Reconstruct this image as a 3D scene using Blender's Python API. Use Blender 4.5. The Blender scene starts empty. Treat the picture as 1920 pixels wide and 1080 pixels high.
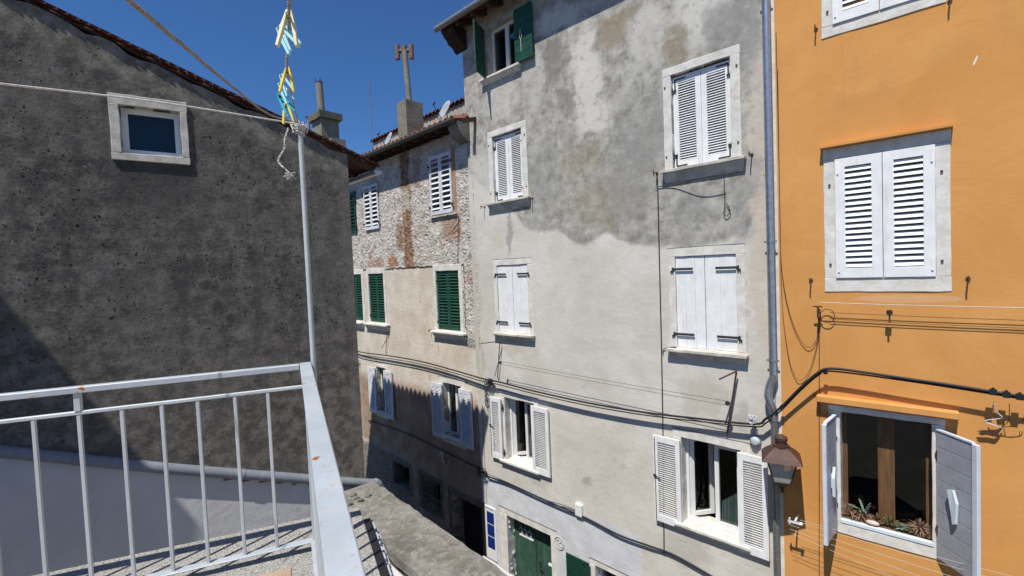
import bpy, math, random
from mathutils import Vector, Matrix
random.seed(7)
R = math.radians
# ------------------------------------------------------------------ camera, sky, sun, exposure
H = 7.7                                   # eye height above the street
sc = bpy.context.scene
FPX = 880.0
PITCH, ROLL = R(-2.21), R(-2.36)
fw = Vector((0, math.cos(PITCH), math.sin(PITCH)))
up0 = Vector((0, -math.sin(PITCH), math.cos(PITCH)))
rt0 = Vector((1, 0, 0))
rt = rt0*math.cos(ROLL)+up0*math.sin(ROLL)
up = -rt0*math.sin(ROLL)+up0*math.cos(ROLL)
EYE = Vector((0, 0, H))
cd = bpy.data.cameras.new('camera'); cam = bpy.data.objects.new('camera', cd)
sc.collection.objects.link(cam); sc.camera = cam
cd.sensor_width = 36; cd.lens = FPX/1920*36; cd.clip_start = .05; cd.clip_end = 3000
m = Matrix((rt, up, -fw)).transposed().to_4x4(); m.translation = EYE; cam.matrix_world = m
SUN_AZ, SUN_EL = 33.0, 61.5               # light travels towards azimuth 33 degrees right of the view
w = bpy.data.worlds.new("World"); sc.world = w; w.use_nodes = True
nt = w.node_tree; nt.nodes.clear()
sky = nt.nodes.new('ShaderNodeTexSky'); sky.sky_type = 'NISHITA'; sky.sun_disc = False
sky.sun_elevation = R(SUN_EL); sky.sun_rotation = R(SUN_AZ+180); sky.air_density = 1.0; sky.dust_density = 0; sky.ozone_density = 2.2
hs = nt.nodes.new('ShaderNodeMix'); hs.data_type = 'RGBA'; hs.blend_type = 'MULTIPLY'; hs.inputs[0].default_value = 1; hs.inputs[7].default_value = (.60, 1.02, 1.56, 1)
bg = nt.nodes.new('ShaderNodeBackground'); bg.inputs[1].default_value = .059
wo = nt.nodes.new('ShaderNodeOutputWorld'); nt.links.new(sky.outputs[0], hs.inputs[6]); nt.links.new(hs.outputs[2], bg.inputs[0]); nt.links.new(bg.outputs[0], wo.inputs[0])
sd = bpy.data.lights.new('sun', 'SUN'); sd.energy = 4.9; sd.angle = R(.53); sd.color = (1, .96, .885)
sun = bpy.data.objects.new('sun', sd); sc.collection.objects.link(sun)
S = Vector((-math.sin(R(SUN_AZ))*math.cos(R(SUN_EL)), -math.cos(R(SUN_AZ))*math.cos(R(SUN_EL)), math.sin(R(SUN_EL))))
sun.rotation_euler = S.to_track_quat('Z', 'Y').to_euler(); sun.location = (0, 0, 40)
sc.view_settings.view_transform = 'Standard'; sc.view_settings.look = 'None'
sc.view_settings.exposure = .20; sc.view_settings.gamma = 1
sc.render.engine = 'CYCLES'; sc.render.resolution_x = 1024; sc.render.resolution_y = 576
sc.cycles.max_bounces = 5; sc.cycles.transparent_max_bounces = 12

# ------------------------------------------------------------------ helpers
def ray(px, py): return rt*((px-960)/FPX)-up*((py-540)/FPX)+fw
class Frame:                               # a vertical plane: local x right, y into the wall, z up from the street
    def __init__(s, x, y, az):
        s.o = Vector((x, y, 0)); a = R(az); s.d = Vector((math.sin(a), math.cos(a), 0)); s.n = Vector((-s.d.y, s.d.x, 0))
        s.rz = math.atan2(s.d.y, s.d.x)
    def at(s, px, py, off=0):              # pixel -> (x, z) on the plane `off` metres in front of the wall
        v = ray(px, py); t = ((s.o-s.n*off)@s.n-EYE@s.n) / (v@s.n) if False else ((s.o-s.n*off-EYE).dot(s.n))/v.dot(s.n)
        p = EYE+v*t; return ((p-s.o).dot(s.d), p.z)
    def w(s, x, y, z): return s.o+s.d*x+s.n*y+Vector((0, 0, z))
def onz(px, py, z):
    v = ray(px, py); t = (z-H)/v.z; return EYE+v*t
P1 = ray(1449, 450)*6.6
G = Frame(P1.x, P1.y, 180-45.8)            # grey house
Y = Frame(P1.x, P1.y, 180-48.7)            # orange house
_x = G.at(890, 450)[0]; _p = G.w(_x, 0, 0)
B = Frame(_p.x, _p.y, 180-44.6)            # stone house
L = Frame(-2.737, 8.165, 56.6)             # gable wall, x=0 at its right corner

def mat_slot(o, mats):
    for mm in (mats if isinstance(mats, (list, tuple)) else [mats]): o.data.materials.append(mm)
class MB:
    def __init__(s): s.v = []; s.f = []; s.mi = []; s.sm = []
    def add(s, vs, fs, mi=0, M=None, smooth=False):
        b = len(s.v)
        s.v += [tuple(M@Vector(v)) if M else tuple(v) for v in vs]
        for f in fs: s.f.append([b+i for i in f]); s.mi.append(mi); s.sm.append(smooth)
        return s
    def box(s, x0, x1, y0, y1, z0, z1, mi=0, M=None):
        vs = [(x0,y0,z0),(x1,y0,z0),(x1,y1,z0),(x0,y1,z0),(x0,y0,z1),(x1,y0,z1),(x1,y1,z1),(x0,y1,z1)]
        return s.add(vs, [(0,3,2,1),(4,5,6,7),(0,1,5,4),(1,2,6,5),(2,3,7,6),(3,0,4,7)], mi, M)
    def rough(s, x0, x1, y0, y1, z0, z1, mi=0, step=.12, j=.004, seed=0):
        # a stone block: box cut along its long side, its corners knocked about a little
        rnd = random.Random(seed+int(x0*977)+int(z0*131)); ax = 0 if x1-x0 > z1-z0 else 2
        a0, a1 = (x0, x1) if ax == 0 else (z0, z1); n = max(1, int((a1-a0)/step)); vs = []; fs = []
        for i in range(n+1):
            a = a0+(a1-a0)*i/n
            for (p, q) in (((0,0),(0,1),(1,1),(1,0))):
                yy = (y0, y1)[p]; zz = (z0, z1)[q] if ax == 0 else (x0, x1)[q]
                jj = (rnd.uniform(-j*.6, j*.6) if p == 0 else 0, rnd.uniform(-j, j), rnd.uniform(-j, j) if 0 < i < n else 0)
                vs.append((a+jj[2], yy+jj[0], zz+jj[1]) if ax == 0 else (zz+jj[1], yy+jj[0], a+jj[2]))
        for i in range(n):
            for k in range(4):
                a, b = i*4+k, i*4+(k+1) % 4; q = (a, b, b+4, a+4); fs.append(q if ax == 0 else q[::-1])
        fs.append((0,3,2,1) if ax == 0 else (0,1,2,3)); e = n*4; fs.append((e,e+1,e+2,e+3) if ax == 0 else (e+3,e+2,e+1,e))
        return s.add(vs, fs, mi)
    def cyl(s, p, q, r, seg=10, mi=0, r2=None, cap=True):
        p = Vector(p); q = Vector(q); d = (q-p).normalized(); r2 = r if r2 is None else r2
        a = d.orthogonal().normalized(); b = d.cross(a); vs = []; fs = []
        for c, rr in ((p, r), (q, r2)):
            for i in range(seg):
                t = 2*math.pi*i/seg; vs.append(c+(a*math.cos(t)+b*math.sin(t))*rr)
        for i in range(seg): j = (i+1) % seg; fs.append((i, j, seg+j, seg+i))
        s.add(vs, fs, mi, smooth=True)
        if cap: s.add(vs, [tuple(range(seg))[::-1], tuple(range(seg, 2*seg))], mi)
        return s
    def tube(s, pts, r, seg=8, mi=0):
        pts = [Vector(p) for p in pts]; n = len(pts); vs = []; fs = []; ref = None
        for k, p in enumerate(pts):
            d = (pts[min(k+1, n-1)]-pts[max(k-1, 0)]).normalized()
            if ref is None: ref = d.orthogonal().normalized()
            a = (ref-d*ref.dot(d)).normalized(); ref = a; b = d.cross(a)
            rr = r[k] if isinstance(r, (list, tuple)) else r
            for i in range(seg):
                t = 2*math.pi*i/seg; vs.append(p+(a*math.cos(t)+b*math.sin(t))*rr)
        for k in range(n-1):
            for i in range(seg): j = (i+1) % seg; fs.append((k*seg+i, k*seg+j, (k+1)*seg+j, (k+1)*seg+i))
        s.add(vs, fs, mi, smooth=True)
        s.add([vs[i] for i in range(seg)]+[vs[(n-1)*seg+i] for i in range(seg)], [tuple(range(seg))[::-1], tuple(range(seg, 2*seg))], mi)
        return s
    def build(s, name, mats, parent=None, bevel=0, loc=None, rz=0):
        me = bpy.data.meshes.new(name); me.from_pydata(s.v, [], s.f); me.polygons.foreach_set('material_index', s.mi)
        me.polygons.foreach_set('use_smooth', s.sm); me.update()
        o = bpy.data.objects.new(name, me); sc.collection.objects.link(o); mat_slot(o, mats)
        if parent: o.parent = parent
        if loc: o.location = loc
        o.rotation_euler.z = rz
        if bevel:
            b = o.modifiers.new('bevel', 'BEVEL'); b.width = bevel; b.segments = 1; b.limit_method = 'ANGLE'; b.angle_limit = R(40)
        return o
def tag(o, label=None, cat=None, group=None, kind=None):
    if label: o['label'] = label
    if cat: o['category'] = cat
    if group: o['group'] = group
    if kind: o['kind'] = kind
    return o
def empty(name, loc, rz=0, label=None, cat=None, group=None):
    o = bpy.data.objects.new(name, None); sc.collection.objects.link(o); o.location = loc; o.rotation_euler.z = rz; o.empty_display_size = .2
    return tag(o, label, cat, group)
def house(name, fr, label, cat): return empty(name, fr.o, fr.rz, label, cat)
def sm(pts, n=6):                          # smooth polyline (Catmull-Rom)
    pts = [Vector(p) for p in pts]; out = []
    for i in range(len(pts)-1):
        a = pts[max(i-1, 0)]; b = pts[i]; c = pts[i+1]; d = pts[min(i+2, len(pts)-1)]
        for k in range(n):
            t = k/n; out.append(.5*((2*b)+(c-a)*t+(2*a-5*b+4*c-d)*t*t+(3*b-a-3*c+d)*t**3))
    return out+[pts[-1]]

# ------------------------------------------------------------------ materials
class NT:
    def __init__(s, name):
        s.m = bpy.data.materials.new(name); s.m.use_nodes = True; s.t = s.m.node_tree; s.t.nodes.clear()
        s.out = s.t.nodes.new('ShaderNodeOutputMaterial'); s.b = s.t.nodes.new('ShaderNodeBsdfPrincipled')
        s.t.links.new(s.b.outputs[0], s.out.inputs[0]); s.tc = s.t.nodes.new('ShaderNodeTexCoord'); s.P = s.tc.outputs['Object']
    def n(s, k, **kw):
        x = s.t.nodes.new(k)
        for a, v in kw.items(): setattr(x, a, v)
        return x
    def put(s, sock, v):
        if isinstance(v, bpy.types.NodeSocket): s.t.links.new(v, sock)
        elif isinstance(v, (tuple, list)) and len(v) == 3 and sock.type == 'RGBA': sock.default_value = (*v, 1)
        else: sock.default_value = v
    def noise(s, scale, detail=4, rough=.55, vec=None, dist=0, out=0):
        x = s.n('ShaderNodeTexNoise'); s.put(x.inputs['Vector'], vec or s.P); x.inputs['Scale'].default_value = scale
        x.inputs['Detail'].default_value = detail; x.inputs['Roughness'].default_value = rough; x.inputs['Distortion'].default_value = dist
        return x.outputs[out]
    def vor(s, scale, vec=None, feature='F1', out='Distance', rand=1):
        x = s.n('ShaderNodeTexVoronoi', feature=feature); s.put(x.inputs['Vector'], vec or s.P); x.inputs['Scale'].default_value = scale
        x.inputs['Randomness'].default_value = rand; return x.outputs[out]
    def mp(s, scale=(1,1,1), loc=(0,0,0), vec=None):
        x = s.n('ShaderNodeMapping'); s.put(x.inputs['Vector'], vec or s.P); x.inputs['Scale'].default_value = scale; x.inputs['Location'].default_value = loc
        return x.outputs[0]
    def ma(s, op, a, b=0, c=None, clamp=False):
        x = s.n('ShaderNodeMath', operation=op, use_clamp=clamp); s.put(x.inputs[0], a); s.put(x.inputs[1], b)
        if c is not None: s.put(x.inputs[2], c)
        return x.outputs[0]
    def vm(s, op, a, b):
        x = s.n('ShaderNodeVectorMath', operation=op); s.put(x.inputs[0], a); s.put(x.inputs[1], b); return x.outputs[0]
    def rng(s, v, a, b, c=0, d=1, smooth=True):
        x = s.n('ShaderNodeMapRange'); x.interpolation_type = 'SMOOTHSTEP' if smooth else 'LINEAR'
        s.put(x.inputs[0], v)
        for i, q in enumerate((a, b, c, d)): x.inputs[i+1].default_value = q
        return x.outputs[0]
    def ramp(s, f, pts, interp='LINEAR'):
        x = s.n('ShaderNodeValToRGB'); x.color_ramp.interpolation = interp; e = x.color_ramp.elements
        while len(e) < len(pts): e.new(.5)
        for i, (p, c) in enumerate(pts): e[i].position = p; e[i].color = (*c, 1) if isinstance(c, tuple) else (c, c, c, 1)
        s.put(x.inputs[0], f); return x.outputs[0]
    def mix(s, f, a, b, mode='MIX'):
        x = s.n('ShaderNodeMix', data_type='RGBA', blend_type=mode); s.put(x.inputs[0], f); s.put(x.inputs[6], a); s.put(x.inputs[7], b); return x.outputs[2]
    def sep(s, vec=None):
        x = s.n('ShaderNodeSeparateXYZ'); s.put(x.inputs[0], vec or s.P); return x.outputs
    def bump(s, h, strength=.5, dist=.01, prev=None):
        x = s.n('ShaderNodeBump'); x.inputs['Strength'].default_value = strength; x.inputs['Distance'].default_value = dist
        s.put(x.inputs['Height'], h)
        if prev: s.put(x.inputs['Normal'], prev)
        return x.outputs[0]
    def fin(s, col, rough=.85, bump=None, metal=0, spec=.3):
        s.put(s.b.inputs['Base Color'], col); s.put(s.b.inputs['Roughness'], rough); s.b.inputs['Metallic'].default_value = metal
        s.b.inputs['Specular IOR Level'].default_value = spec
        if bump: s.put(s.b.inputs['Normal'], bump)
        return s.m
    def ell(s, vec, cx, cz, rx, rz, soft=.35):     # a soft blob in the wall's own plane
        o = s.sep(vec)
        a = s.ma('DIVIDE', s.ma('SUBTRACT', o[0], cx), rx); b = s.ma('DIVIDE', s.ma('SUBTRACT', o[2], cz), rz)
        d = s.ma('ADD', s.ma('MULTIPLY', a, a), s.ma('MULTIPLY', b, b))
        return s.rng(d, 1+soft, 1-soft*1.2)
    def warp(s, scale, amt, detail=3, vec=None):
        nz = s.noise(scale, detail, .6, out=1, vec=vec)
        return s.vm('ADD', vec or s.P, s.vm('MULTIPLY', s.vm('SUBTRACT', nz, (.5,.5,.5)), (amt, amt, amt)))

def paint(name, col, var=.12, rough=.55, scale=6, bump=.15, dirt=None, dirt_amt=.35, spec=.35, streak=True):
    t = NT(name); n1 = t.noise(scale, 5, .6); st = t.noise(14, 4, .6, vec=t.mp((1, 1, .12)))
    c = t.mix(t.rng(n1, .3, .75), tuple(x*(1-var) for x in col), tuple(min(1, x*(1+var*.6)) for x in col))
    if dirt: c = t.mix(t.ma('MULTIPLY', t.rng(st if streak else n1, .52, .78), dirt_amt), c, dirt)
    return t.fin(c, rough, t.bump(t.noise(60, 3, .6), bump, .002), spec=spec)
def metal(name, col, rough=.45, metal_=1, rust=0, scale=20):
    t = NT(name); n1 = t.noise(scale, 5, .65)
    c = t.mix(t.rng(n1, .35, .7), tuple(x*.75 for x in col), col)
    if rust: c = t.mix(t.rng(t.noise(9, 6, .7), .62-rust*.2, .7), c, (.16, .055, .02))
    return t.fin(c, rough, t.bump(n1, .25, .002), metal=metal_, spec=.5)

# grey plaster of the tall house -------------------------------------------------
def grey_plaster():
    t = NT('grey_plaster'); wv = t.warp(1.5, .6, 6); wf = t.warp(9, .22, 6, vec=t.warp(3.2, .38, 5, vec=wv))
    o = t.sep(); X = t.ma('DIVIDE', t.ma('ADD', o[0], 6.5), 6.5)
    def zb(px, py): x, z = G.at(px, py); return ((x+6.5)/6.5, (z-6)/6)
    pts = [zb(*p) for p in ((880, 330), (960, 395), (990, 432), (1020, 435), (1045, 430), (1075, 456), (1100, 460), (1138, 434), (1165, 452), (1205, 462), (1245, 462), (1300, 468), (1400, 440), (1445, 330))]
    rb = t.ramp(X, [(a, b) for a, b in pts]); zz = t.ma('DIVIDE', t.ma('SUBTRACT', o[2], 6), 6)
    jit = t.ma('MULTIPLY', t.ma('SUBTRACT', t.noise(7, 5, .6), .5), .03)
    dz = t.ma('ADD', t.ma('SUBTRACT', zz, rb), jit)
    up_ = t.rng(dz, -.008, .014)                     # darker old render above the wavy edge
    edge = t.ma('MULTIPLY', t.rng(dz, -.006, .008), t.rng(dz, .05, .008))
    nA = t.noise(.8, 6, .6, dist=.4); nB = t.noise(2.6, 7, .62); nC = t.noise(11, 6, .65); nS = t.noise(3.2, 5, .6, vec=t.mp((1, 1, .22)))
    low = t.mix(t.rng(nA, .35, .68), (.55, .52, .455), (.645, .615, .555)); low = t.mix(t.ma('MULTIPLY', t.rng(nB, .52, .72), .4), low, (.48, .455, .40))
    hi = t.mix(t.rng(nB, .36, .64), (.30, .285, .25), (.435, .41, .36)); hi = t.mix(t.ma('MULTIPLY', t.rng(nS, .45, .65), .6), hi, (.43, .415, .37)); hi = t.mix(t.rng(t.noise(6, 6, .65, vec=t.mp((1.5, 1, .14))), .54, .7, 0, .5), hi, (.19, .18, .155))
    nD = t.noise(5.2, 8, .7, dist=.15); nE = t.noise(19, 6, .7)
    hi = t.mix(t.rng(nD, .50, .64, 0, .6), hi, (.47, .455, .42)); hi = t.mix(t.rng(nD, .50, .38, 0, .45), hi, (.235, .222, .19)); hi = t.mix(t.rng(nE, .53, .66, 0, .35), hi, (.20, .195, .18))
    hi = t.mix(t.rng(t.noise(2.1, 5, .6, vec=t.mp((1, 1, 1), (3, 0, 7))), .55, .7, 0, .45), hi, (.33, .28, .20))
    c = t.mix(up_, low, hi); c = t.mix(t.ma('MULTIPLY', edge, .30), c, (.25, .24, .22))
    def blob(c, px, py, wx, wz, col, amt, soft=.6, vec=wf):
        x, z = G.at(px, py); return t.mix(t.ma('MULTIPLY', t.ell(vec, x, z, wx, wz, soft), amt), c, col)
    LT = (.60, .57, .52); DK = (.19, .18, .155); BR = (.27, .22, .15); PK = (.50, .40, .30)
    for a in ((1100, 130, .30, .85, LT, .95), (1105, 215, .50, .25, LT, .9), (1040, 40, .55, .25, LT, .75), (1215, 60, .3, .5, LT, .55), (1320, 20, .55, .5, LT, .85),
              (1425, 200, .16, 1.6, (.56, .50, .43), .85), (1425, 480, .15, 1.4, (.55, .47, .38), .7), (905, 350, .5, .8, LT, .7), (940, 180, .5, .5, LT, .5), (1000, 150, .25, .6, (.5, .48, .44), .5),
              (1090, 300, .55, .35, BR, .45), (1130, 380, .7, .5, (.30, .26, .19), .55), (1180, 330, .5, .8, (.28, .27, .25), .6),
              (1040, 110, .35, .45, DK, .75), (1065, 190, .22, .35, DK, .6), (1150, 60, .28, .28, BR, .8), (1160, 30, .5, .12, BR, .7), (1265, 90, .22, .42, BR, .75),
              (1350, 60, .3, .5, (.24, .235, .22), .75), (1400, 50, .22, .7, (.25, .245, .235), .7), (1215, 250, .5, .7, (.27, .265, .245), .55), (965, 95, .3, .2, BR, .5), (1020, 330, .35, .7, (.25, .25, .235), .5),
              (957, 440, .10, .42, (.30, .295, .28), .75), (1300, 395, .35, .35, (.26, .255, .24), .6), (1388, 400, .14, .4, (.28, .27, .26), .55), (1413, 330, .16, .4, (.30, .29, .28), .6),
              (1100, 898, .10, .10, (.33, .32, .31), .7), (1175, 880, .06, .1, (.42, .41, .39), .5), (1395, 610, .05, .7, (.36, .35, .33), .5), (1390, 780, .12, .25, (.35, .34, .33), .45), (960, 650, .3, .2, (.42, .38, .30), .4),
              (1320, 745, .35, .3, (.44, .39, .31), .5), (1290, 1035, .5, .25, (.42, .40, .35), .5), (1012, 905, .3, .2, (.40, .38, .33), .5), (893, 600, .18, 2.2, (.48, .44, .36), .7)):
        c = blob(c, *a)
    c = t.mix(t.ma('MULTIPLY', t.rng(nD, .52, .66, 0, .30), up_), c, (.50, .49, .46)); c = t.mix(t.ma('MULTIPLY', t.rng(nD, .47, .36, 0, .35), up_), c, (.17, .165, .15))
    # cleaner white-blue render of the ground floor, its top edge steps down along the cable
    zt = G.at(1000, 925)[1]; zt2 = G.at(1250, 1035)[1]
    g = t.rng(t.ma('ADD', o[2], t.ma('MULTIPLY', t.ma('SUBTRACT', t.noise(9, 3), .5), .05)), zt+.04, zt-.03)
    xr = G.at(1203, 1040)[0]; g = t.ma('MULTIPLY', g, t.rng(o[0], xr+.012, xr-.012))
    c = t.mix(g, c, t.mix(t.rng(nB, .3, .7), (.54, .55, .57), (.64, .65, .67)))
    c = t.mix(t.ma('MULTIPLY', t.rng(nC, .58, .72), .25), c, (.22, .21, .19))
    c = t.mix(t.ma('MULTIPLY', t.rng(t.noise(34, 4, .7), .64, .74), .3), c, (.16, .15, .14))
    bp = t.bump(t.noise(1.6, 5, .6), .6, .035); bp = t.bump(nC, .5, .006, bp); bp = t.bump(t.noise(70, 3, .7), .35, .002, bp)
    bp = t.bump(up_, .35, .004, bp)
    return t.fin(c, .92, bp, spec=.15)
def orange_plaster():
    t = NT('orange_plaster'); n1 = t.noise(1.0, 6, .55, dist=.6); n2 = t.noise(6, 5, .6); n3 = t.noise(3, 5, .6, vec=t.mp((1, 1, .25)))
    c = t.mix(t.rng(n1, .3, .7), (.585, .275, .080), (.655, .322, .102)); c = t.mix(t.ma('MULTIPLY', t.rng(n3, .5, .75), .35), c, (.53, .27, .09))
    c = t.mix(t.ma('MULTIPLY', t.rng(n2, .6, .8), .25), c, (.45, .2, .06))
    drip = t.noise(4.5, 6, .65, vec=t.mp((2.2, 1, .12))); c = t.mix(t.rng(drip, .55, .75, 0, .28), c, (.46, .235, .085)); c = t.mix(t.rng(drip, .45, .28, 0, .22), c, (.68, .36, .14))
    for px, py, rx, rz, a in ((1829, 113, .010, .05, .9), (1700, 560, .5, .05, .15)):
        x, z = Y.at(px, py); sh = t.vm('ADD', t.P, (0, 0, 0)); o = t.sep()
        a_ = t.ma('SUBTRACT', t.ma('SUBTRACT', o[0], x), t.ma('MULTIPLY', t.ma('SUBTRACT', o[2], z), .35))
        d = t.ma('ADD', t.ma('POWER', t.ma('ABSOLUTE', t.ma('DIVIDE', a_, rx)), 2), t.ma('POWER', t.ma('ABSOLUTE', t.ma('DIVIDE', t.ma('SUBTRACT', o[2], z), rz)), 2))
        c = t.mix(t.ma('MULTIPLY', t.rng(d, 1.3, .7), a), c, (.8, .72, .62))
    ck = t.ma('MULTIPLY', t.rng(t.vor(.8, t.warp(3, .3, 5), 'DISTANCE_TO_EDGE'), .0035, .001), t.rng(n1, .48, .58)); c = t.mix(t.ma('MULTIPLY', ck, .12), c, (.35, .17, .06))
    bp = t.bump(n1, .5, .03); bp = t.bump(n2, .4, .006, bp); bp = t.bump(t.noise(55, 4, .7), .5, .0025, bp)
    return t.fin(c, .88, bp, spec=.18)
def rubble():                               # stone house: rubble masonry above, worn plaster below
    t = NT('rubble_and_plaster'); o = t.sep(); wv = t.warp(8, .17, 6, vec=t.warp(2.2, .35, 3)); wz = t.mp((1.0, 1, 1.55), vec=wv)
    v = t.vor(5.2, wz, 'F1', 'Color'); e = t.vor(5.2, wz, 'DISTANCE_TO_EDGE'); sc_ = t.sep(v)
    v2 = t.sep(t.vor(15, wz, 'F1', 'Color')); fn = t.noise(22, 7, .72); gr = t.noise(3.5, 6, .65)
    st = t.ramp(sc_[0], [(0, (.46, .41, .34)), (.25, (.60, .56, .49)), (.55, (.72, .69, .63)), (.8, (.58, .52, .45)), (1, (.74, .72, .69))])
    st = t.mix(t.rng(fn, .42, .66, 0, .7), st, (.38, .33, .27)); st = t.mix(t.rng(v2[2], .75, .85, 0, .5), st, (.78, .76, .73))
    red = t.rng(t.noise(1.7, 5, .65), .58, .66); st = t.mix(t.ma('MULTIPLY', red, t.rng(v2[1], .25, .5, 0, .8)), st, (.33, .15, .085))
    mort = t.mix(t.rng(gr, .38, .62), (.31, .255, .20), (.60, .55, .48))
    stone = t.mix(t.ma('MAXIMUM', t.rng(t.ma('ADD', e, t.ma('MULTIPLY', t.ma('SUBTRACT', fn, .5), .22)), .0, .10), t.rng(t.noise(4.2, 5, .6), .38, .52)), mort, st)
    stone = t.mix(t.rng(t.noise(2.6, 7, .7, dist=.5), .47, .60, 0, .85), stone, t.mix(t.rng(fn, .42, .58), (.46, .40, .335), (.68, .64, .58)))
    stone = t.mix(t.rng(t.noise(6.5, 7, .75, vec=t.mp((1, 1, 1.6))), .575, .63, 0, .75), stone, (.20, .15, .115)); stone = t.mix(t.rng(t.noise(9, 7, .72, vec=t.mp((1, 1, 1.5), (5, 0, 2))), .55, .62, 0, .8), stone, (.76, .74, .70))
    stone = t.mix(t.rng(t.noise(1.3, 6, .7, vec=t.mp((1, 1, 1), (2, 0, 9))), .57, .64, 0, .6), stone, (.38, .22, .15))
    w2 = t.warp(4, .42, 6)
    def R_(c, px0, py0, px1, py1, col, amt=1, soft=.03, vec=w2):
        q = t.sep(vec); (x0, z1), (x1, z0) = B.at(px0, py0), B.at(px1, py1)
        a = t.ma('MULTIPLY', t.rng(q[0], x0-soft, x0+soft), t.rng(q[0], x1+soft, x1-soft)); b = t.ma('MULTIPLY', t.rng(q[2], z0-soft, z0+soft), t.rng(q[2], z1+soft, z1-soft))
        return t.mix(t.ma('MULTIPLY', t.ma('MULTIPLY', a, b), amt), c, col)
    flue = t.mix(t.rng(t.noise(7, 5, .65), .4, .6), (.20, .085, .045), (.36, .24, .15))
    stone = R_(stone, 749, 290, 777, 510, flue, .95, .07)
    stone = R_(stone, 752, 355, 768, 393, (.50, .45, .36), 1, .015)
    stone = R_(stone, 742, 420, 757, 470, flue, .8, .06); stone = R_(stone, 828, 408, 866, 446, (.36, .20, .13), .75, .1); stone = R_(stone, 772, 300, 790, 352, flue, .55, .1); stone = R_(stone, 690, 486, 720, 500, (.36, .17, .10), .6, .08)
    stone = R_(stone, 726, 482, 746, 500, (.42, .16, .08), .8)
    pl = t.mix(t.rng(t.noise(1.5, 6, .6), .35, .65), (.56, .49, .40), (.67, .61, .52)); pl = t.mix(t.rng(t.noise(4, 6, .65), .55, .72, 0, .6), pl, (.42, .35, .27))
    pl = t.mix(t.rng(t.noise(5, 5, .6, vec=t.mp((1, 1, .3))), .58, .7, 0, .45), pl, (.45, .28, .19))
    xs, zs = B.at(770, 502); lim = t.ma('ADD', o[2], t.ma('MULTIPLY', t.ma('SUBTRACT', t.noise(6, 4), .5), .18))
    isst = t.rng(lim, zs-.03, zs+.03)
    xe = B.at(871, 560)[0]; quoin = t.ma('MULTIPLY', t.rng(t.ma('ADD', o[0], t.ma('MULTIPLY', t.ma('SUBTRACT', t.noise(5, 3), .5), .25)), xe-.03, xe+.03), t.rng(o[2], B.at(880, 640)[1]-.2, B.at(880, 640)[1]+.1))
    isst = t.ma('MAXIMUM', isst, quoin)
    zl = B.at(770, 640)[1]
    dn = t.mix(t.rng(t.noise(2, 5, .6), .35, .65), (.31, .21, .15), (.43, .32, .235)); pl = t.mix(t.rng(lim, zl-1.1, zl-1.5), pl, dn)  # lower plaster toned darker to deepen the alley shade
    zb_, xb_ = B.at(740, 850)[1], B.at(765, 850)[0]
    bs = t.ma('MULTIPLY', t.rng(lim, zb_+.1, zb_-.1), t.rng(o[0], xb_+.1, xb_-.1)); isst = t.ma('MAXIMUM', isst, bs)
    stone = t.mix(t.ma('MULTIPLY', bs, .8), stone, t.mix(t.rng(fn, .4, .6), (.14, .105, .08), (.28, .22, .17)))  # low rubble browned and darkened to colour in the alley shade
    c = t.mix(isst, pl, stone)
    h = t.ma('MULTIPLY', t.ma('ADD', t.ma('MULTIPLY', t.rng(e, 0, .2), t.rng(t.noise(3.1, 4), .42, .6, 0, .8)), t.ma('ADD', t.ma('MULTIPLY', gr, 1.6), t.ma('MULTIPLY', t.noise(9, 6, .6, vec=t.mp((1, 1, 1.5))), 1.2))), isst); bp = t.bump(h, .9, .04); bp = t.bump(t.noise(14, 6, .7), .9, .016, bp); bp = t.bump(isst, .6, .02, bp)
    return t.fin(c, .93, bp, spec=.12)
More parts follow.
